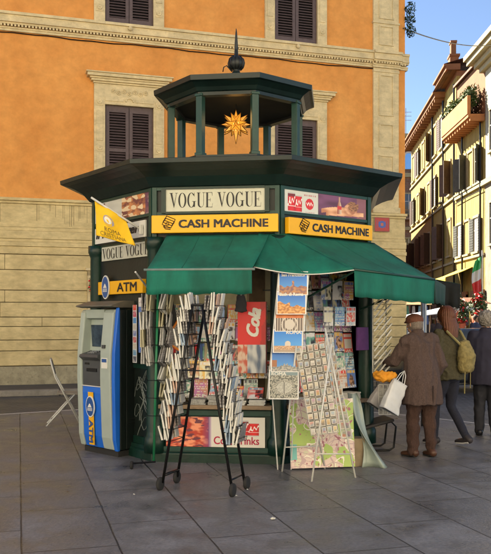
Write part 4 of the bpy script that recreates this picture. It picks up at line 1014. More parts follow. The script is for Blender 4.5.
# ------------------------------------------------------------------ big calendar rack
def scene_fn(kind):
    def f(u, v):
        if u < .035 or u > .965 or v < .03 or v > .97: return (.72, .72, .70)
        sky = mixc((.10, .36, .72), (.01, .10, .48), v)
        if kind == 0:
            if v < .38+.10*nz(u, 0, 7)+(.18 if abs(u-.5) < .04 else 0): return mixc((.45, .22, .10), (.20, .10, .12), .5+nz(u, v, 10)*1.5)
            return sky
        if kind == 1:
            if v < .50+.12*nz(u, 0, 5)-.15*(u > .45): return mixc((.70, .36, .12), (.40, .16, .05), .5+nz(u, v, 12)*1.8)
            return sky
        if kind == 2:
            if v > .58: return mixc((.65, .20, .05), (.5, .12, .04), .5+nz(u, v, 5))
            if ((u-.5)/.28)**2+((v-.3)/.38)**2 < 1 and not (.35 < ((u-.5)/.28)**2+((v-.3)/.38)**2 < .7): return (.55, .50, .44)
            return (.12, .09, .08) if (u*12) % 1 > .4 else (.45, .40, .34)
        if kind == 3:
            if ((u-.5)/.10)**2+((v-.36)/.14)**2 < 1 and v > .3: return (.62, .56, .48)
            if v < .30 and v > .12: return mixc((.65, .42, .25), (.42, .25, .15), .5+nz(u, v, 20)*2)
            if v <= .12: return (.40, .30, .22)
            return mixc((.10, .40, .80), (.01, .18, .62), v)
        if kind == 4:
            if v < .22+.35*max(0, .5-abs(u-.5)*2)*(.7+.3*math.sin(u*60)) : return mixc((.45, .42, .36), (.18, .20, .20), .5+nz(u, v, 14)*2)
            if u < .2 and v < .5 or u > .82 and v < .5: return (.35, .14, .06)
            return sky
        d_ = math.hypot((u-.52)/.42, (v-.40)/.30); blk = nz(u+.3*v, v, 26, 2)+.5*math.sin(u*60+v*25)*math.sin(v*70-u*18)*.5
        if d_ < .62: return mixc((.50, .50, .44), (.34, .34, .30), .5+nz(u, v, 18)) if abs(u-.52) > .02 else (.15, .15, .14)
        if d_ < .85: return (.10, .11, .10) if (math.atan2(v-.4, u-.52)*14) % 1 > .5 else (.52, .50, .42)
        return mixc((.09, .10, .09), (.42, .41, .34), .5+blk*1.6) if v < .82 else (.18, .26, .28)
    return f
CR = empty('calendar_rack', 'tall white rack holding large Rome calendars beside the red display', 'rack', (.36, 8.02, 0))
cb = Vector((.375, 7.98, .80)); ct = Vector((.50, 8.10, 2.05)); L0 = CR.location
rk = MB()
for s in (-.155, .155): rk.tube([cb+Vector((s, 0, -.02))-L0, ct+Vector((s, 0, .03))-L0], .008, 6)
rk.build('frame', whitepaint, CR)
mb = MB(); mb.tube([cb-L0+Vector((-.1, .06, 0)), Vector((-.02, .25, 0))], .008, 6); mb.tube([cb-L0+Vector((.12, .06, 0)), Vector((.12, .25, 0))], .008, 6); mb.tube([ct-L0, kw(0, .62, 0, 2.1)-L0], .006, 5); mb.build('stay', whitepaint, CR)
names = ['San Francesco', 'Bath di Roma', 'ROMA', 'ROMA', 'ROMA', 'ROMA']
zs = [1.955, 1.755, 1.58, 1.365, 1.17, .925]; hs = [.25, .245, .245, .245, .245, .30]
desc = ['blue San Francesco calendar at the top of the calendar rack', 'calendar with orange ruins under blue sky, second on the calendar rack', 'calendar with red sky and arena arches, third on the calendar rack', 'calendar with a white dome under deep blue sky on the rack', 'blue calendar with a pointed facade, second from the bottom of the rack', 'calendar with a grey aerial view, bottom of the calendar rack']
for i in range(6):
    t = (zs[i]-cb.z)/(ct.z-cb.z); c = cb+(ct-cb)*t; up = (ct-cb).normalized()+Vector((0, .10, 0)); ax = Vector((1, -.10, 0))
    M = frame((0, 0, 0), ax, up)
    e = pic(scene_fn(i), M, (.305), hs[i], 84, 64, 'calendar', None, .008); e.location = c+Vector((0, -.012-.02*(i % 2), 0)); tag(e, desc[i], 'calendar', 'calendars on the white rack')
    wds = [.24, .24, .15, .15, .15, .15][i]; sx = [0, 0, -.05, .06, -.04, -.05][i]
    text(names[i], M @ Matrix.Translation((sx, hs[i]*.36, .0085)), wds, .032, white, e, bold=.04)

# ------------------------------------------------------------------ generic bits for racks
def paper_bundle(mat_, w, h, t, fold=.35, seed=0):
    """folded newspaper standing on its fold: leaves fan out at the top"""
    r = random.Random(seed); mb = MB()
    for i in range(2):
        o_ = (i-.5)*t*.55; b = r.uniform(-.012, .012)
        mb.add([(-w/2, o_-t*.2, 0), (w/2, o_-t*.2, 0), (w/2, o_+t*.2, 0), (-w/2, o_+t*.2, 0), (-w/2, o_*1.5-t*.12+b, h*(1-.03*i)), (w/2, o_*1.5-t*.12+b, h*(1-.04*i)), (w/2, o_*1.5+t*.12+b, h*(1-.04*i)), (-w/2, o_*1.5+t*.12+b, h*(1-.03*i))],
               [(0, 3, 2, 1), (4, 5, 6, 7), (0, 1, 5, 4), (1, 2, 6, 5), (2, 3, 7, 6), (3, 0, 4, 7)])
    return mb
# black wheeled A-frame rack
RA = R(-22); RC = Vector((-.39, 7.31, 0))
BR = empty('wheeled_newspaper_rack', 'tall black A-frame newspaper rack on small wheels in front of the kiosk', 'rack', RC, RA)
RM = Matrix.Translation(RC) @ Matrix.Rotation(RA, 4, 'Z')
for sx in (-1, 1):
    mb = MB()
    for sy in (-1, 1): mb.tube([(sx*.35, sy*.15, .07), (sx*.05, sy*.14, 1.72)], .014, 8)
    for i in range(12):
        z = .455+i*.110; x = sx*(.35-.30*(z-.07)/1.65); mb.tube([(x, -.15, z), (x, .15, z)], .004, 5)
        mb.tube([(x, -.14, z), (x+sx*.09, -.14, z+.01), (x+sx*.10, -.14, z+.05), (x+sx*.10, .14, z+.05), (x+sx*.09, .14, z+.01), (x, .14, z)], .0035, 5)
    if sx > 0: mb.tube([(.33, -.15, .14), (.33, .15, .14)], .008, 6)
    else: mb.tube([(-.335, -.15, .14), (-.335, .15, .14)], .014, 6); 
    mb.build('side_frame', blackmetal, BR, True)
    for sy in (-1, 1):
        w = MB(); w.lathe([(.02, -.016), (.055, -.016), (.062, -.008), (.062, .008), (.055, .016), (.02, .016)], (sx*.365, sy*.17, .062), 16, 'X'); w.build('wheel', rubber, BR, True)
mb = MB(); mb.tube([(-.05, -.14, 1.72), (-.05, .14, 1.72), (.05, .14, 1.72), (.05, -.14, 1.72), (-.05, -.14, 1.72)], .012, 8); mb.build('hinge', blackmetal, BR); MB().tube([(-.16, -.15, 1.12), (.16, -.15, 1.12)], .006, 6).build('cross_bar', blackmetal, BR)
pap_mats = [paper_w, paper_w, paper_g, paper_w, mat('pale blue newsprint', (.30, .40, .52), .8, .5, 40), paper_g, paper_w, mat('pink newsprint', (.55, .38, .30), .8, .3, 30)]
sheetm = brickmat('printed page', (.60, .60, .57), (.46, .46, .44), (.16, .15, .15), .045, .014, .006, plane='XZ', bump=.0, var=.3, nscale=18)
pap_mats[2] = sheetm; pap_mats[5] = sheetm
for sx in (-1, 1):
    for i in range(12):
        z = .465+i*.110; x = sx*(.35-.30*(z-.07)/1.65)
        for j, (dx, y) in enumerate(((.078, -.11), (.025, -.10), (.065, .0), (.06, .10))):
            if rr.random() < .05: continue
            mm = paper_w if j == 0 and rr.random() < .8 else pap_mats[rr.randrange(len(pap_mats))]; h = rr.uniform(.135, .165)
            mb = paper_bundle(None, .12, h, [.045, .04, .04, .04][j], seed=i*7+j+sx)
            e = mb.build('folded_newspaper', mm); e.matrix_world = RM @ Matrix.Translation((x+sx*dx, y, z)) @ Matrix.Rotation(sx*R(rr.uniform(3, 12)), 4, 'Y') @ Matrix.Rotation(R(90+22*(1 if j == 0 else .6)+rr.uniform(-5, 5)), 4, 'Z')
            tag(e, f'newspaper, {ORD[11-i]} pocket down, {["outer front", "inner front", "middle", "rear"][j]} place, {["left", "right"][sx > 0]} side of black wheeled rack', 'newspaper', 'newspapers in the black wheeled rack')
# green pole rack at the kiosk's front left corner
gp = Vector((-.965, 8.42, 0))
GR = empty('green_pole_rack', 'thin green pole newspaper rack with caster foot at the left front kiosk corner', 'rack', gp)
mb = MB(); mb.tube([(-.02, 0, .05), (.02, .05, 1.86)], .014, 8); mb.build('pole', mat('bright green paint', (.02, .20, .09), .4, .2, 8), GR, True)
MB().tube([(-.24, -.10, .06), (.0, 0, .06)], .011, 6).build('foot_bar', blackmetal, GR)
for i in range(7): z = .55+i*.19; MB().tube([(.12, .0, z+.05), (.10, .02, z), (.0, 0, z), (-.09, .02, z), (-.11, .0, z+.05)], .004, 5).build('wire_hook', blackmetal, GR)
mb = MB(); mb.lathe([(.02, -.014), (.04, -.014), (.045, 0), (.04, .014), (.02, .014)], (-.24, -.12, .045), 14, 'X'); mb.build('caster', rubber, GR, True)
def hangpaper(loc, rz, ry, m_, lb, grp, w=.16, h=.22, nm='hanging_newspaper', cat='newspaper', t=.03):
    e = paper_bundle(None, w, h, t, seed=int(loc[2]*100)).build(nm, m_); e.location = loc; e.rotation_euler = (0, ry, rz); return tag(e, lb, cat, grp)
for i in range(7):
    z = .56+i*.19
    for s, dx in ((1, .06), (1, .13), (-1, -.07), (-1, -.13)):
        if s < 0 and i < 3: continue
        m_ = [paper_w, sheetm, paper_g, beige][(i+int(dx*100)) % 4]
        hangpaper(gp+Vector((dx+rr.uniform(-.01, .01), .06+rr.uniform(-.03, .03), z-.03)), R(rr.uniform(60, 95)), 0, m_, f'{"thin" if m_ is paper_w else "printed"} newspaper {"right" if s > 0 else "left"} of the green pole, {ORD[6-i]} down, {"near" if abs(dx) < .1 else "far"} one', 'newspapers on the green pole rack', w=.13, h=rr.uniform(.19, .24), t=.045).rotation_euler = (0, R(rr.uniform(16, 34) if s > 0 else rr.uniform(-14, 16)), R(rr.uniform(65, 88)))
# orange framed basket
ob_ = empty('orange_basket', 'tilted orange framed tray of papers right of the green pole', 'tray', kw(0, -.38, .12, 1.42))
mb = MB(); M = Matrix.Rotation(R(32), 3, 'Y')
for a, b in (((-.10, -.15), (.10, -.15)), ((.10, -.15), (.10, .15)), ((.10, .15), (-.10, .15)), ((-.10, .15), (-.10, -.15))): mb.tube([M @ Vector((a[0], 0, a[1])), M @ Vector((b[0], 0, b[1]))], .013, 6)
mb.build('rim', mat('orange plastic', (.62, .20, .03), .5, .2, 6), ob_); MB().box((0, .01, 0), (.18, .012, .28), M).build('papers', sheetm, ob_)
# dark bag hanging under awning at the left, second at right
for lc, sc, lb in ((kw(0, -.52, .10, 1.66), 1, 'black cloth bag hanging under the left end of the front awning'), (kw(0, .30, .15, 1.80), .6, 'small dark bag hanging right of the wheeled rack under the awning')):
    mb = MB(); mb.chain([(0, 0, .20), (0, 0, .05), (0, 0, -.20)], [(.03, .02), (.09, .035), (.12, .05)]); me = remesh(mb.xf(Matrix.Scale(sc, 4)), .012, 3, .01, 14); e = link('cloth_bag', me, mat('black cloth', (.03, .03, .035), .8, .4, 12)); e.location = lc; tag(e, lb, 'bag')

# ------------------------------------------------------------------ white postcard stand (A-frame)
PC = Vector((.70, 7.95, 0)); PR = R(-14)
PS = empty('postcard_stand', 'white folding postcard stand with crossing legs in front of the map', 'rack', PC, PR)
PM = Matrix.Translation(PC) @ Matrix.Rotation(PR, 4, 'Z'); PI_ = PM.inverted()
def wl(x, y, z): return PI_ @ Vector((x, y, z))
f1, f2 = wl(.38, 8.16, 0), wl(.84, 8.30, 0); g1, g2 = wl(.645, 7.66, 0), wl(1.10, 7.85, 0)
T1_, T2_ = wl(.50, 7.86, 1.34), wl(.83, 7.98, 1.44)
fr1 = MB(); fr1.tube([f1, wl(.515, 7.95, 1.32)], .010, 6); fr1.tube([f2, wl(.55, 7.95, 1.30)], .010, 6)
fr1.build('leg_frame', whitepaint, PS, True)
fr2 = MB(); fr2.tube([g1, wl(.86, 7.85, 1.34)], .010, 6); fr2.tube([g2, wl(.80, 7.90, 1.50)], .010, 6); fr2.tube([f1+(wl(.515, 7.95, 1.32)-f1)*.2, f2+(wl(.55, 7.95, 1.3)-f2)*.2], .007, 5); fr2.tube([g1+(wl(.86, 7.85, 1.34)-g1)*.2, g2+(wl(.80, 7.90, 1.5)-g2)*.16], .007, 5)
fr2.build('leg_frame', whitepaint, PS, True)
# card panel: front grid leaning, from px 297..335, y 350..430
q00, q10, q01, q11 = wl(.66, 7.88, .42), wl(.93, 7.84, .46), wl(.50, 7.98, 1.30), wl(.80, 7.94, 1.36)
gr = MB()
NR, NC = 12, 5
def qp(u, v): return (q00*(1-u)+q10*u)*(1-v)+(q01*(1-u)+q11*u)*v
for i in range(NR+1): gr.tube([qp(0, i/NR), qp(1, i/NR)], .0035, 4)
for j in range(NC+1): gr.tube([qp(j/NC, 0), qp(j/NC, 1)], .0035, 4)
gr.build('wire_grid', whitepaint, PS)
gn = (q10-q00).cross(q01-q00).normalized()*-.02 if (q10-q00).cross(q01-q00).y < 0 else (q10-q00).cross(q01-q00).normalized()*.02
bp_ = MB(); bp_.quad(*[qp(a, b)+gn for a, b in ((.02, .03), (.98, .03), (.98, .99), (.02, .99))]); bpo = bp_.build('shade_panel', mat('painted interior shade', (.19, .15, .11), .8, .3, 20), PS); bpo.modifiers.new('s', 'SOLIDIFY').thickness = .003  # added dark sheet, painted to stand for the shaded interior behind the open wires
r00, r10, r01, r11 = wl(.96, 7.83, .40), wl(1.09, 7.98, .38), wl(.82, 7.92, 1.40), wl(.86, 8.05, 1.40)
def rp(u, v): return (r00*(1-u)+r10*u)*(1-v)+(r01*(1-u)+r11*u)*v
gr = MB(); [gr.tube([rp(0, i/NR), rp(1, i/NR)], .0035, 4) for i in range(NR+1)]; [gr.tube([rp(j, 0), rp(j, 1)], .005, 4) for j in (0, 1)]; gr.build('side_grid', whitepaint, PS)
def card(seed):
    r = random.Random(seed); a, b = PAL_[r.randrange(11)], PAL_[r.randrange(11)]; h = r.uniform(.3, .7)
    a = mixc(a, (.34, .27, .18), .6); b = mixc(b, (.50, .46, .38), .5)
    def f(u, v):
        if u < .1 or u > .9 or v < .08 or v > .92: return (.60, .57, .50)
        return mixc(a, b, .5+(v-h)*3+nz(u, v, 6, seed % 9))
    return f
for i in range(NR):
    for j in range(NC):
        c = PM @ qp((j+.5)/NC, (i+.5)/NR); ax = (PM.to_3x3() @ (q10-q00)).normalized(); up = (PM.to_3x3() @ (q01-q00)).normalized()
        e = pic(card(i*10+j), frame((0, 0, 0), ax, up+ax.cross(up)*-.25+ax*.12*math.sin(i*3.1+j*5)), .043+.006*math.sin(i*7+j*3), .060+.008*math.sin(i*5+j*11), 7, 10, 'postcard', None, .004); e.location = c+ax.cross(up)*.008
        tag(e, f'postcard {ORD[NR-1-i]} from top in {["leftmost", "second", "middle", "fourth", "rightmost"][j]} column of the white stand', 'postcard', 'postcards on the white stand')
for i in range(NR):
    for j in range(2):
        c = PM @ rp(.3+.45*j, (i+.5)/NR); ax = (PM.to_3x3() @ (r10-r00)).normalized(); up = Vector((0, 0, 1))
        e = pic(card(200+i*10+j), frame((0, 0, 0), Vector((.9, -.35, 0)), (.15, .1, 1)), .050, .070, 6, 8, 'postcard', None, .006); e.location = c
        tag(e, f'{["inner", "outer"][j]} postcard {ORD[NR-1-i]} from the top on the right edge of the white stand', 'postcard', 'postcards on the edge of the white stand')
# map board
def mapfn(u, v):
    n = nz(u*1.2, v, 3.2, 3)+.3*nz(u, v, 9, 5)
    c = (.66, .52, .46)
    if n > .16: c = (.36, .50, .12)
    elif n < -.30: c = (.60, .58, .42)
    rd = abs(nz(u, v, 5, 8)); 
    if rd < .035: c = (.78, .74, .62)
    if (math.sin(u*70+nz(u, v, 4)*9) > .88 or math.sin(v*80+nz(u, v, 4, 2)*9) > .88) and n < .16: c = (.48, .34, .34)
    if u < .10 and v < .35 and v > .12: c = (.15, .45, .42)
    if nz(u, v, 22, 1) > .45: c = (.35, .12, .16)
    return c
Uw, Nw = kdw(1)
mo_ = Vector((.81, 8.33, .38)); ax = Vector((.985, .17, 0))
e = pic(mapfn, frame((0, 0, 0), ax, (0, .12, 1)), .70, .72, 150, 150, 'map_board', None, .012); e.location = mo_; tag(e, 'large green and pink city map board standing on the pavement', 'map')
e = MB().bb(-.09, .09, -.08, .08, 0, .30).build('cardboard_box', mat('cardboard', (.34, .26, .16), .8, .3, 8), bevel=.004); e.location = (1.20, 8.52, 0.004); e.rotation_euler = (0, 0, R(20)); tag(e, 'small tan cardboard box on the ground between map and right column', 'box')
mb = grid_mesh(lambda u, v: Vector((.0+.34*(1-v)*(.25+.8*u)+.05*math.sin(v*5+u*3), .05*math.sin(u*7+v*2)-.12*(1-v), v*.78)), 10, 14)
e = cloth(mb, 'plastic_sheet', clearpl, None, .003); e.location = (1.16, 8.5, .005); tag(e, 'milky plastic sheet draped from the right kiosk column to the ground', 'plastic sheet')
# right column postcard rack
RP = empty('hanging_card_rack', 'narrow rack of white cards hanging on the right kiosk column', 'rack', kw(1, .61, .17, 0))
cx0 = RP.location.copy(); rk = MB(); rk.tube([(0, 0, .95), (0, 0, 2.02)], .008, 6); rk.tube([(.16, .02, .95), (.16, .02, 2.02)], .008, 6)
for i in range(13): rk.tube([(0, 0, 1.0+i*.078), (.16, .02, 1.0+i*.078)], .004, 4)
rk.tube([(0, 0, 1.9), (-.05, .15, 1.9)], .006, 4); rk.build('frame', whitepaint, RP)
for i in range(13):
    for j in range(3):
        e = MB().box((0, 0, .05), (.016, .085, .12)).build('greeting_card', paper_w if (i+j) % 5 else beige); e.location = cx0+Vector((.02+j*.062, -.035, .985+i*.078)); e.rotation_euler = (0, R(36+3*((i*5+j) % 3)), R(-12+4*j))
        tag(e, f'white card {ORD[12-i]} from top, {["left", "middle", "right"][j]} file of hanging column rack', 'card', 'cards on the hanging column rack')
# small wire newspaper holder low at right column
wh = empty('wire_holder', 'small white wire holder with papers low on the right kiosk column', 'holder', (1.52, 8.95, .50))
mb = MB(); [mb.tube([(x, 0, 0), (x, 0, .34)], .005, 4) for x in (0, .05, .10, .15)]; [mb.tube([(0, 0, z), (.15, 0, z)], .005, 4) for z in (0, .1, .2, .34)]; mb.build('wires', whitepaint, wh); MB().bb(.01, .14, .01, .03, .01, .30).build('papers', paper_g, wh)
e = link('orange_pouch', remesh(MB().chain([(-.08, 0, .02), (.0, 0, 0), (.10, 0, .02)], [(.06, .05), (.07, .05), (.055, .05)], right=(0, 0, 1)), .010, 2, .030, 16), mat('orange cloth', (.72, .30, .02), .75, .3, 10)); e.location = (1.57, 8.90, .93); tag(e, 'bright orange cloth pouch hanging beside the old man', 'pouch')
mb = MB()
for s in (0, .34): mb.tube([(-.22, s, .28), (.14, s, .36), (.20, s, .30), (.17, s, .05), (.12, s, .02), (-.24, s, .02)], .013, 8)
mb.tube([(-.24, 0, .02), (-.24, .34, .02)], .013, 8)
ch_ = empty('sled_chair', 'low black chair with a bent tube sled base behind the white bags', 'chair', (1.60, 9.35, .004), R(8)); mb.build('frame', blackmetal, ch_, True)
MB().box((-.03, .17, .33), (.42, .38, .035), Matrix.Rotation(R(-14), 3, 'Y')).build('seat', mat('black vinyl', (.03, .028, .03), .5, .2, 8), ch_, bevel=.01)

# ================================================================== FOLDING CHAIR LEFT
fc = empty('folding_chair', 'white metal folding chair standing alone left of the cash machine', 'chair', (-2.72, 11.8, .004), R(12))
def FW(px, py, Y): return Vector(((px-245.5)/785*Y, Y, 1.6+(318-py)/785*Y))
mb = MB()
for y in (-.2, .2):
    mb.tube([(-.19, y, .85), (.13, y, .0)], .011, 6) if False else None
# local x right, y away.  Back legs slope from top left down to right, front legs opposite
for y in (-.19, .19):
    mb.tube([(-.20, y, .98), (-.13, y, .72), (.24, y, .0)], .012, 8)
    mb.tube([(.15, y, .46), (-.26, y, .0)], .012, 8)
mb.tube([(.20, -.19, .08), (.20, .19, .08)], .009, 6); mb.tube([(-.20, -.19, .08), (-.20, .19, .08)], .009, 6); mb.tube([(-.20, -.19, .98), (-.205, .19, .98)], .012, 6)
mb.build('frame', whitepaint, fc, True)
MB().box((-.165, 0, .86), (.02, .36, .22), Matrix.Rotation(R(-15), 3, 'Y')).build('backrest', mat('tan vinyl', (.17, .16, .14), .5, .3, 6), fc, bevel=.008)
MB().box((.06, 0, .47), (.34, .36, .03), Matrix.Rotation(R(3), 3, 'Y')).build('seat', mat('chair seat', (.28, .26, .22), .5, .3, 6), fc, bevel=.01)

# ================================================================== PEOPLE
skin = mat('skin', (.45, .24, .16), .55, .12, 12)
def hand(mb, w, d, side, curl=.6, sc=1.0):
    """five separate fingers from wrist w pointing along d"""
    d = Vector(d).normalized(); s = Vector(side); s = (s-d*s.dot(d)).normalized(); n = d.cross(s)
    mb.chain([w, w+d*.045*sc, w+d*.085*sc], [(.024, .017), (.036, .015), (.038, .014)], 10, s)
    for i, (o, L_) in enumerate(((-.028, .070), (-.010, .080), (.009, .074), (.026, .058))):
        b = w+d*.085*sc+s*o*sc; m1 = b+(d*math.cos(curl*.4)+n*math.sin(curl*.4))*L_*.45*sc; m2 = m1+(d*math.cos(curl)+n*math.sin(curl))*L_*.32*sc; m3 = m2+(d*math.cos(curl*1.6)+n*math.sin(curl*1.6))*L_*.25*sc
        mb.chain([b-d*.01, m1, m2, m3], [.0095, .0088, .0080, .0070], 8, s)
    t = w+d*.025*sc-s*.026*sc; mb.chain([t, t-s*.022+d*.028, t-s*.026+d*.055+n*.012], [.012, .0105, .009], 8, n)
def person(lb, loc, face, H, P, cl):
    """P: pose dict (joint positions for a 1.70 m figure; x right, y forward); cl: clothing builder"""
    root = empty('person', lb, 'person', loc, face); s = H/1.70
    def V(k): return Vector(P[k])*s
    mb = MB(); hx = V('head')
    mb.chain([V('pelvis')+Vector((0, 0, -.04))*s, V('pelvis')+Vector((0, 0, .06))*s, V('chest')-Vector((0, 0, .12))*s, V('chest'), V('neck')-Vector((0, 0, .05))*s, V('neck')], [(.155*s, .115*s), (.150*s, .11*s), (.135*s, .095*s), (.150*s, .10*s), (.09*s, .07*s), (.050*s, .052*s)], 18)
    mb.chain([V('neck')-Vector((0, 0, .03)), V('neck')*.5+hx*.5, hx-Vector((0, 0, .04))], [.052*s, .050*s, .055*s], 12)
    mb.ball(hx, .1*s, 18, (.76, .96, 1.15)); fw = Vector(P.get('look', (0, 1, 0))).normalized(); sdv = fw.cross(Vector((0, 0, 1))).normalized()
    mb.ball(hx+fw*.025*s-Vector((0, 0, .062*s)), .062*s, 14, (.9, .95, .95))                           # jaw
    mb.chain([hx+fw*.090*s+Vector((0, 0, .012*s)), hx+fw*.112*s-Vector((0, 0, .022*s))], [.009*s, .015*s], 8)   # nose
    mb.chain([hx+fw*.088*s-Vector((0, 0, .055*s))+sdv*-.022*s, hx+fw*.088*s-Vector((0, 0, .055*s))+sdv*.022*s], [.009*s, .009*s], 8)
    for q in (-1, 1): mb.ball(hx+sdv*q*.078*s-Vector((0, 0, .012*s))-fw*.005, .028*s, 10, (.5, .6, 1.1))
    for q in ('l', 'r'):
        sh, el, wr_ = V('sh'+q), V('el'+q), V('wr'+q)
        mb.chain([sh, (sh+el)/2, el, (el+wr_)/2, wr_], [.036*s, .038*s, .034*s, .031*s, .025*s], 12)
        hd = P.get('hd'+q, tuple(wr_-el)); hand(mb, wr_, hd, P.get('hs'+q, (1, 0, 0)), P.get('curl', .7), s)
        hp, kn, an_ = V('hip'+q), V('kn'+q), V('an'+q)
        mb.chain([hp, (hp+kn)/2, kn, (kn*2+an_)/3, an_], [.080*s, .064*s, .046*s, .040*s, .032*s], 12)
        ft = Vector(P.get('toe'+q, (0, 1, 0))).normalized(); mb.chain([an_-Vector((0, 0, .03))*s-ft*.03, an_-Vector((0, 0, .045*s))+ft*.11*s], [.026*s, .018*s], 10)
    link('body', remesh(mb, .0085, 3), skin, root)
    e = MB()
    for q in (-1, 1): e.ball(hx+fw*.086*s+sdv*q*.030*s+Vector((0, 0, .006*s)), .0115*s, 10)
    e.build('eye', mat('eye', (.25, .22, .2), .2, 0), root, True)
    cl(root, V, s, fw, sdv, hx)
    return root
def trousers(root, V, s, m, w=1.0, cuff=.0, wr=.008):
    mb = MB()
    mb.chain([V('pelvis')+Vector((0, 0, .06))*s, V('pelvis')-Vector((0, 0, .03))*s], [(.165*s, .125*s), (.17*s, .13*s)], 16)
    for q in ('l', 'r'):
        hp, kn, an_ = V('hip'+q), V('kn'+q), V('an'+q)
        mb.chain([hp, (hp+kn)/2, kn, (kn+an_)/2, an_+Vector((0, 0, -.01+cuff))*s], [.098*s*(w*.5+.5), .088*s*(w*.6+.4), .066*s*w, .062*s*w, .055*s*w], 14)
    link('trousers', remesh(mb, .011, 3, wr, 9, (1, 1, .8)), m, root)
def shoes(root, V, P, s, m, sole, tips=None):
    for q in ('l', 'r'):
        an_ = V('an'+q); ft = Vector(P.get('toe'+q, (0, 1, 0))).normalized(); pit = P.get('pitch'+q, 0); dn = Vector((0, 0, -1)); 
        a = an_-Vector((0, 0, .035*s))-ft*.045*s; b = an_-Vector((0, 0, .058*s))+ft*.145*s-Vector((0, 0, pit*.12))
        mb = MB(); mb.chain([an_-Vector((0, 0, .0)), a], [.048*s, .047*s], 12); mb.chain([a, (a+b)/2, b], [(.042*s, .042*s), (.045*s, .036*s), (.040*s, .026*s)], 12, ft.cross(dn)); 
        sh = link('shoe', remesh(mb, .008, 3), m, root)
        so_ = MB(); so_.chain([a-Vector((0, 0, .028*s)), (a+b)/2-Vector((0, 0, .030*s)), b-Vector((0, 0, .018*s))], [(.046*s, .014*s), (.048*s, .013*s), (.042*s, .012*s)], 12, ft.cross(dn)); link('sole', remesh(so_, .008, 1), sole, sh)
# --- old man in brown coat and cap
coatm = mat('brown wool coat', (.110, .072, .062), .95, .5, 110, .5, 260, stretch=(1, 1, .5)); trm = mat('brown trousers', (.070, .036, .027), .9, .45, 90, .4, 240, stretch=(1, 1, .4))
capm = mat('rust cap', (.17, .065, .040), .85, .35, 30, .3, 180)
PM1 = dict(pelvis=(0, 0, .90), chest=(0, .05, 1.27), neck=(0, .09, 1.44), head=(0.0, .15, 1.565), look=(-.25, 1, -.15),
  shl=(-.185, .06, 1.36), shr=(.185, .05, 1.36), ell=(-.27, .18, 1.12), wrl=(-.22, .42, 1.10), elr=(.27, -.02, 1.08), wrr=(.20, .14, .86), hsl=(0, 0, 1), hsr=(0, 1, 0), hdr=(-.1, .3, -1),
  hipl=(-.09, 0, .86), hipr=(.09, 0, .86), knl=(-.10, .05, .48), knr=(.10, .0, .48), anl=(-.10, .05, .085), anr=(.11, -.03, .085), toel=(-.25, 1, 0), toer=(.15, 1, 0))
def cl_man(root, V, s, fw, sdv, hx):
    trousers(root, V, s, trm, 1.28, .0, .024); shoes(root, V, PM1, s, mat('tan brown shoe', (.085, .038, .022), .45, .3, 10), rubber)
    mb = MB(); d = Vector((0, 0, 1))
    mb.chain([V('pelvis')+Vector((0, -.01, -.27))*s, V('pelvis')+Vector((0, -.01, -.1))*s, V('pelvis')+Vector((0, 0, .1))*s, V('chest')-Vector((0, 0, .08))*s, V('chest')+Vector((0, 0, .04))*s, V('neck')-Vector((0, -.005, .045))*s], [(.262*s, .205*s), (.25*s, .19*s), (.225*s, .165*s), (.22*s, .15*s), (.222*s, .145*s), (.105*s, .10*s)], 22, flat=True)
    for q in ('l', 'r'):
        sh, el, wr_ = V('sh'+q), V('el'+q), V('wr'+q)
        mb.chain([sh, (sh+el)/2, el, (el+wr_)/2, wr_-(wr_-el)*.06], [.085*s, .080*s, .073*s, .066*s, .060*s], 14)
        mb.ball(sh+Vector((0, 0, .0)), .098*s, 16); mb.ball(sh*.6+V('chest')*.4+Vector((0, 0, .035)), .112*s, 16)
    link('coat', remesh(mb, .010, 3, .027, 9.5, (1, 1, .28)), coatm, root)
    cm = MB(); cm.chain([V('neck')-Vector((0, .01, .05)), V('neck')+Vector((0, .0, .01))], [(.092, .085), (.080, .075)], 16); link('collar', remesh(cm, .008, 2), coatm, root)
    cm = MB(); cm.chain([V('neck')-Vector((0, -.01, .0)), V('neck')+Vector((0, .01, .025))], [(.080, .075), (.070, .066)], 16); link('scarf', remesh(cm, .008, 2, .004, 20), mat('blue scarf', (.04, .05, .16), .8, .3, 20), root)
    hm = MB(); hm.ball(hx+Vector((0, -.012, -.005)), .104*s, 16, (.80, .98, 1.02)); link('hair', remesh(hm, .008, 1, .004, 40), mat('grey brown hair', (.22, .18, .15), .8, .5, 70), root).location = (0, -.008, 0)
    cp_ = MB(); cp_.ball(hx+Vector((0, 0, .050))*s, .112*s, 18, (.90, 1.08, .66)); cp_.chain([hx+fw*.07*s+sdv*-.05+Vector((0, 0, .045)), hx+fw*.135*s+Vector((0, 0, .030)), hx+fw*.07*s+sdv*.05+Vector((0, 0, .045))], [(.02, .012), (.035, .010), (.02, .012)], 10); link('flat_cap', remesh(cp_, .008, 3, .004, 20), capm, root)
    pk = MB(); pk.box(V('pelvis')+Vector((.0, -.205, -.16))*s, (.006, .012, .22)); pk.build('coat_vent', mat('dark seam', (.03, .018, .016), .9, 0), root)
man = person('old man in a rust flat cap and long brown coat, seen from behind', (2.03, 9.02, .004), R(24), 1.66, PM1, cl_man)
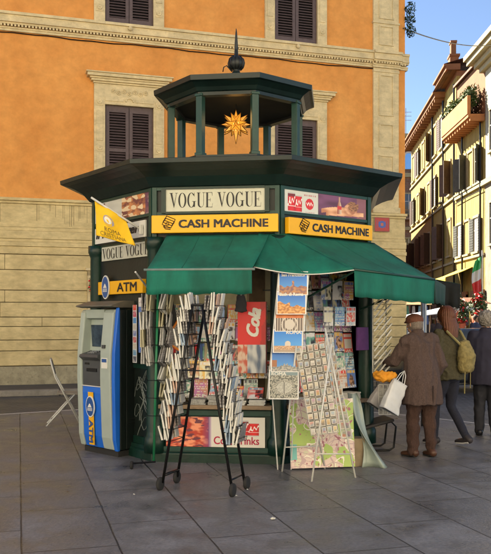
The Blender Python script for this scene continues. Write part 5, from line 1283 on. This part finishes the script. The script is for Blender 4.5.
# --- shopping bags he carries
def bag(loc, rz, w, h, d_, m_, lb, tilt=0):
    e = empty('shopping_bag', lb, 'bag', loc); e.rotation_euler = (0, tilt, rz)
    def f(u, v):
        a = 2*math.pi*u; x = w/2*max(-1, min(1, 1.5*math.cos(a)))*(1-.12*v); y = d_/2*max(-1, min(1, 1.5*math.sin(a)))*(1-.7*v); return Vector((x+.012*nz(u*3, v*3, 2), y+.015*nz(u*4, v*3, 1.5, 3), -h*(1-v)))
    mb = grid_mesh(f, 28, 12); mb.f.append(tuple(range(28))); cloth(mb, 'sack', m_, e, .002)
    hn = MB(); [hn.tube([(-w*.25, y, -.02), (-w*.12, y, .09), (0, 0, .14), (w*.12, y, .09), (w*.25, y, -.02)], .005, 5) for y in (-.02, .02)]; hn.build('handle', m_, e); return e
wb = mat('white plastic bag', (.62, .63, .63), .4, .15, 8); gb_ = mat('grey bag', (.36, .35, .35), .5, .2, 8)
bag((1.74, 8.84, .88), R(30), .23, .36, .10, wb, 'white shopping bag held low by the old man in the cap', R(28))
bag((1.66, 9.05, .84), R(20), .24, .32, .10, gb_, 'grey shopping bag behind the white one beside the old man', R(34))
# --- woman
jackm = mat('olive parka', (.085, .075, .040), .85, .4, 60, .4, 240); jeans = mat('dark jeans', (.024, .026, .045), .85, .5, 90, .4, 260)
PM2 = dict(pelvis=(0, 0, .92), chest=(0, .02, 1.30), neck=(0, .03, 1.48), head=(0, .05, 1.605), look=(0, 1, -.05),
  shl=(-.165, .02, 1.40), shr=(.165, .02, 1.40), ell=(-.22, .0, 1.12), wrl=(-.18, .17, .95), elr=(.22, -.03, 1.12), wrr=(.16, .15, .98),
  hipl=(-.085, 0, .88), hipr=(.085, 0, .88), knl=(-.075, .14, .50), knr=(.08, .03, .48), anl=(-.06, .18, .085), anr=(.09, -.20, .12), toel=(0, 1, 0), toer=(0, 1, 0), pitchr=.1)
def cl_woman(root, V, s, fw, sdv, hx):
    trousers(root, V, s, jeans, .92, .0, .006); shoes(root, V, PM2, s, mat('dark trainer', (.035, .03, .035), .6, .3, 20), mat('white sole', (.6, .6, .6), .6, .1, 10))
    mb = MB()
    mb.chain([V('pelvis')+Vector((0, -.01, -.10))*s, V('pelvis')+Vector((0, 0, .08))*s, V('chest')-Vector((0, 0, .10))*s, V('chest')+Vector((0, 0, .04))*s, V('neck')-Vector((0, 0, .05))*s], [(.205*s, .17*s), (.195*s, .155*s), (.19*s, .145*s), (.185*s, .135*s), (.085*s, .08*s)], 20, flat=True)
    for q in ('l', 'r'):
        sh, el, wr_ = V('sh'+q), V('el'+q), V('wr'+q); mb.chain([sh, (sh+el)/2, el, (el+wr_)/2, wr_-(wr_-el)*.12], [.075*s, .070*s, .062*s, .056*s, .048*s], 14)
    link('jacket', remesh(mb, .010, 3, .024, 10, (1, 1, 1.5)), jackm, root)
    hm = MB(); hm.ball(hx+Vector((0, -.018, .022)), .118*s, 18, (.88, 1.0, 1.02)); hm.chain([hx+Vector((0, -.035, -.02)), hx+Vector((0, -.085, -.14)), hx+Vector((0, -.115, -.30))], [(.108, .088), (.120, .072), (.085, .035)], 18)
    me = remesh(hm, .009, 3)
    nn = [v.normal.copy() for v in me.vertices]
    for v in me.vertices:
        a = math.atan2(v.co.x-hx.x, -(v.co.y-hx.y)); v.co += nn[v.index]*(.0035*math.sin(a*31+6*noise.noise(v.co*6))+.005*noise.noise(Vector((a*9, 0, v.co.z*2))))
    link('hair', me, mat('auburn hair', (.17, .055, .022), .42, .55, 22, .3, 90, stretch=(6, 6, .35)), root)
    bk = MB(); c = V('chest')+Vector((.06, -.235, -.16))
    bk.chain([c+Vector((0, 0, -.17)), c+Vector((0, -.01, -.02)), c+Vector((0, .02, .13))], [(.13, .085), (.14, .10), (.09, .06)], 16)
    b = link('backpack', remesh(bk, .010, 3, .014, 14), mat('straw backpack', (.30, .24, .09), .85, .45, 20, .4, 60), root)
    st_ = MB(); st_2 = MB(); [(st_ if q == 'l' else st_2).tube([V('sh'+q)+Vector((-.03 if q == 'r' else .03, -.09, .03)), c+Vector((.07 if q == 'r' else -.07, .03, .12))], .016, 6) for q in ('l', 'r')]; st_.tube([c+Vector((-.06, -.03, -.2)), c+Vector((-.07, -.03, -.48))], .008, 5); st_2.build('strap', mat('straw strap', (.28, .24, .10), .8, .3, 20), b); st_.tube([c+Vector((.05, -.03, -.2)), c+Vector((.06, -.02, -.42))], .006, 5); st_.build('strap', mat('straw strap', (.28, .24, .10), .8, .3, 20), b)
person('young woman with long auburn hair, olive jacket and dark jeans walking left', (2.55, 9.85, .004), R(38), 1.71, PM2, cl_woman)
# --- grey haired person at the right edge
navy = mat('navy coat', (.030, .028, .050), .85, .25, 8, .2, 200)
PM3 = dict(PM2); PM3.update(knl=(-.09, .06, .48), anl=(-.09, .05, .085), knr=(.09, .02, .48), anr=(.1, -.06, .09), pitchr=0)
def cl_third(root, V, s, fw, sdv, hx):
    trousers(root, V, s, mat('dark trousers', (.025, .026, .035), .85, .3, 12), 1.25, 0, .014); shoes(root, V, PM3, s, mat('black shoe', (.015, .015, .02), .4, .2, 10), rubber)
    mb = MB(); mb.chain([V('pelvis')+Vector((0, 0, -.20))*s, V('pelvis')+Vector((0, 0, .05))*s, V('chest')-Vector((0, 0, .10))*s, V('chest')+Vector((0, 0, .04))*s, V('neck')-Vector((0, 0, .03))*s], [(.26*s, .20*s), (.25*s, .19*s), (.245*s, .18*s), (.225*s, .15*s), (.10*s, .09*s)], 20, flat=True)
    for q in ('l', 'r'):
        sh, el, wr_ = V('sh'+q), V('el'+q), V('wr'+q); mb.chain([sh, (sh+el)/2, el, (el+wr_)/2, wr_], [.09*s, .085*s, .075*s, .066*s, .058*s], 14)
    link('coat', remesh(mb, .012, 4, .018, 7, (1, 1, .6)), navy, root)
    hm = MB(); hm.ball(hx+Vector((0, -.015, .02)), .122*s, 18, (.90, 1.0, 1.0)); me = remesh(hm, .008, 1)
    nn = [v.normal.copy() for v in me.vertices]
    for v in me.vertices: v.co += nn[v.index]*(.014*noise.noise(v.co*38)+.010*noise.noise(v.co*80))
    link('hair', me, mat('grey curls', (.34, .31, .27), .8, .55, 45, .5, 90), root)
person('grey curly haired person in a dark navy coat at the right edge', (3.26, 10.62, .004), R(-12), 1.66, PM3, cl_third)
# --- small distant passers-by
for i, (x, y, f_, col_, lb) in enumerate(((5.55, 22.5, 160, (.05, .04, .05), 'distant passer-by in dark clothes under the market canopy'), (6.6, 25.0, 20, (.22, .12, .08), 'distant passer-by in a rust jacket beyond the woman'), (7.9, 27, -150, (.04, .05, .10), 'distant passer-by in blue clothes near the flag'))):
    m1 = mat('passer cloth', col_, .85, .3, 8)
    def cl_p(root, V, s, fw, sdv, hx):
        trousers(root, V, s, jeans, 1.1, 0, .008); mb = MB(); mb.chain([V('pelvis')-Vector((0, 0, .08)), V('chest'), V('neck')-Vector((0, 0, .05))], [(.2, .15), (.2, .15), (.09, .08)], 16)
        for q in ('l', 'r'):
            sh, el, wr_ = V('sh'+q), V('el'+q), V('wr'+q); mb.chain([sh, el, wr_], [.075, .065, .05], 12)
        link('jacket', remesh(mb, .016, 3, .01, 8), m1, root); shoes(root, V, PM3, s, rubber, rubber)
        hm = MB(); hm.ball(hx+Vector((0, -.02, .025)), .112*s, 14, (.88, .98, 1)); link('hair', remesh(hm, .012, 1), mat('dark hair', (.04, .025, .02), .7, .3, 20), root)
    person(lb, (x, y, 0), R(f_), 1.68, PM3, cl_p)

# ================================================================== MARKET BITS TO THE RIGHT
canv = mat('white canvas', (.55, .60, .68), .8, .15, 4, .1, 60)
mk = empty('market_canopy', 'white pitched canvas market canopy behind the old man', 'market stall', (7.2, 30, 0))
mb = MB(); mb.add([(-1.3, -1.2, 1.62), (1.55, -1.2, 1.95), (1.55, 1.2, 1.95), (-1.3, 1.2, 1.62), (.5, 0, 2.05), (.9, 0, 2.08)], [(0, 1, 5, 4), (1, 2, 5), (2, 3, 4, 5), (3, 0, 4)]); cloth(mb, 'canvas', canv, mk, .02)
mb = MB(); [mb.tube([(x, y, 0), (x, y, z)], .03, 6) for x, z in ((-1.25, 1.62), (1.5, 1.94)) for y in (-1.1, 1.1)]; mb.build('pole', steel, mk)
MB().bb(-1.2, 1.4, -1, 1, .75, .82).build('table', wood, mk)
o = MB().tube([(0, 0, 0), (0, 0, 2.15)], .030, 10).build('steel_pole', steel, smooth=True); o.location = (2.62, 11.6, .004); tag(o, 'plain grey steel post behind the old man, under the dark canopy', 'post')
dc = empty('dark_canopy', 'dark green canvas canopy of the next stall with black cloth hanging', 'canopy', (2.62, 11.6, 0))
cloth(sag((-.25, 0, 2.28), (-.2, 1.5, 2.30), (.55, 0, 2.10), (.6, 1.5, 2.10), .02), 'canvas', awn_d, dc)
cloth(val((.12, -.02, 2.16), (.55, -.02, 2.10), .36, wob=.03), 'hanging_cloth', mat('black cloth hanging', (.012, .014, .014), .9, .3, 6), dc)
mb = MB(); mb.tube([(.35, 1.4, 0), (.35, 1.4, 2.15)], .03, 8); mb.tube([(0, 0, 2.15), (.1, .7, 2.2), (.35, 1.4, 2.15)], .02, 8); mb.build('support', steel, dc)
ya = empty('yellow_awning', 'sunlit yellow shop awning on the yellow building in the street', 'awning', (14.3, 51.0, 4.3), R(-90))
cloth(sag((-1.8, 0, .5), (1.6, 0, .5), (-1.8, -1.7, -.15), (1.6, -1.7, -.15), .05), 'canvas', mat('yellow canvas', (.62, .48, .06), .8, .2, 3), ya, .03)
cloth(val((-1.8, -1.7, -.15), (1.6, -1.7, -.15), .3), 'valance', mat('yellow valance', (.6, .45, .05), .8, .2, 3), ya, .03)
# shopfronts under the street buildings
sf = mat('shop interior', (.10, .06, .035), .6, .6, 1.5)
for i in range(6):
    e = empty('shopfront', f'{ORD[i]} shopfront from the near end of the sunlit street', 'shopfront', (14.24, 51.6-i*3.6 if i < 2 else 52.9+(i-2)*4.6+2, 0), R(-90) if i < 2 else math.atan2(-1, -.0699), 'shopfronts in the street')
    if i >= 2: e.location.x = 14.24+.0699*(e.location.y-53.2)
    MB().bb(-1.1, 1.1, -.05, -.01, .1, 2.9).build('window', sf, e); mb = MB(); mb.bb(-1.3, -1.1, -.12, 0, 0, 3.1); mb.bb(1.1, 1.3, -.12, 0, 0, 3.1); mb.bb(-1.3, 1.3, -.14, 0, 2.9, 3.3); mb.build('frame', brown, e)
# Italian tricolour and geranium baskets on the near building of the street
fg = empty('tricolour_flag', 'small green white and red flag hanging from a pole in the street', 'flag', (8.62, 29.0, 0))
def flagc(u, v): return (.03, .35, .10) if v > .66 else ((.62, .62, .6) if v > .36 else (.55, .03, .03))
MB().tube([(.12, 0, 0), (.12, 0, 4.1)], .03, 8).build('pole', steel, fg)
mb = grid_mesh(lambda u, v: Vector((.10-.38*u*(.6+.4*math.sin(v*3)), .06*math.sin(u*9+v*3), 2.55+v*1.35-.2*u)), 12, 24); me = mb.mesh('flag'); ca = me.color_attributes.new('Col', 'FLOAT_COLOR', 'CORNER')
for i, p in enumerate(me.polygons):
    c = flagc(0, (i//12+.5)/24)
    for li in p.loop_indices: ca.data[li].color = (*c, 1)
link('cloth', me, PRINT, fg, True)
hb = mat('hanging orange basket', (.55, .12, .05), .7, .3, 8)
for i, (x, y, z) in enumerate(((7.35, 27.0, 2.0), (8.1, 27.4, 2.25), (7.0, 26.6, 2.45))):
    e = empty('flower_stand', ['tall stand of red flowers in the street behind the woman', 'red flowered stand right of the tall one, near the flag', 'pale leafy stand left of the red flowers'][i], 'flowers', (x, y, 0))
    leafcloud('foliage', leaf, e, [((0, 0, z-.3), .35), ((.05, 0, z), .25)], 350, .08, rr); leafcloud('blossom', red if i < 2 else whitepaint, e, [((0, -.1, z), .25), ((.05, -.1, z-.5), .2)], 160, .06, rr)
    MB().lathe([(.12, z-1.0), (.22, z-.6), (.2, z-.58)], n=12).build('pot', hb, e, True); MB().tube([(0, 0, 0), (0, 0, z-.9)], .03, 6).build('stand', wood, e)
for i, (x, y, col_, lb) in enumerate(((7.2, 34, (.35, .22, .10), 'tan market stall with hanging goods left of the woman'), (8.6, 31, (.30, .12, .07), 'rust coloured market stall near the right edge'))):
    e = empty('market_stall', lb, 'market stall', (x, y, 0)); mm = mat('stall cloth', col_, .8, .5, 3)
    MB().bb(-.7, .7, -.4, .4, .1, .9).build('counter', mm, e, bevel=.02)
    mb = MB(); [mb.tube([(x_, y_, 0), (x_, y_, 2.3)], .03, 6) for x_ in (-.7, .7) for y_ in (-.4, .4)]; mb.build('pole', wood, e)
    for j in range(5): mb = MB(); mb.chain([(-.55+j*.27, -.42, 2.1), (-.55+j*.27, -.42, 1.35+.1*(j % 2))], [(.06, .03), (.11, .05)], 10); mb.build('hanging_garment', mat('goods', PAL_[(j*3+i) % 11], .8, .4, 6), e, True)
    cloth(sag((-.9, .5, 2.4), (.9, .5, 2.4), (-.9, -.7, 2.15), (.9, -.7, 2.15), .05), 'canvas', mm, e, .02)
# parked dark car glimpsed behind the people
car = empty('parked_car', 'dark parked car glimpsed low between the woman and the grey haired person', 'car', (5.2, 17.6, 0), R(8))
def loftx(secs):
    mb = MB(); n = len(secs[0][1]); 
    for x, sec in secs:
        for y, z in sec: mb.v.append(Vector((x, y, z)))
    for i in range(len(secs)-1):
        for k in range(n): mb.f.append((i*n+k, i*n+(k+1) % n, (i+1)*n+(k+1) % n, (i+1)*n+k))
    mb.f.append(tuple(reversed(range(n)))); mb.f.append(tuple((len(secs)-1)*n+k for k in range(n))); return mb
def csec(w, z0, z1, r=.12): return [(-w, z0+r), (-w+r*.5, z0), (w-r*.5, z0), (w, z0+r), (w, z1-r), (w-r, z1), (-w+r, z1), (-w, z1-r)]
loftx([(-2.0, csec(.70, .35, .62)), (-1.85, csec(.80, .25, .78)), (-1.0, csec(.84, .22, .90)), (1.2, csec(.84, .22, .90)), (1.9, csec(.78, .25, .82)), (2.05, csec(.70, .35, .66))]).build('body', mat('dark car paint', (.02, .025, .035), .25, .1, 4, coat=.6), car, True)
loftx([(-1.15, csec(.70, .84, .90, .02)), (-.55, csec(.62, .84, 1.36)), (.75, csec(.62, .84, 1.38)), (1.45, csec(.70, .84, .92, .02))]).build('cabin', pane, car, True)
for x in (-1.25, 1.3):
    for y in (-.80, .80):
        w = MB(); w.lathe([(.1, -.09), (.29, -.09), (.31, -.05), (.31, .05), (.29, .09), (.1, .09)], (x, y, .31), 20, 'Y'); w = w.build('wheel', rubber, car, True)
        MB().lathe([(.02, -.1), (.19, -.1), (.19, .1), (.02, .1)], (x, y, .31), 16, 'Y').build('rim', steel, w, True)
# litter
for i, (x, y) in enumerate(((.22, 6.2), (-1.0, 7.05), (-.08, 7.0), (.02, 7.25))):
    e = link('paper_scrap', remesh(MB().ball((0, 0, .01), .022 if i == 0 else .012, 8, (1.2, 1, .5)), .004, 0, .012, 60), paper_w); e.location = (x, y, .008)
    tag(e, ['crumpled white paper scrap alone on the paving in the foreground', 'tiny white scrap by the left foot of the wheeled rack', 'tiny white scrap by the right front wheel of the rack', 'tiny white scrap behind the right front wheel of the rack'][i], 'litter')

bpy.data.scenes.remove(TS)
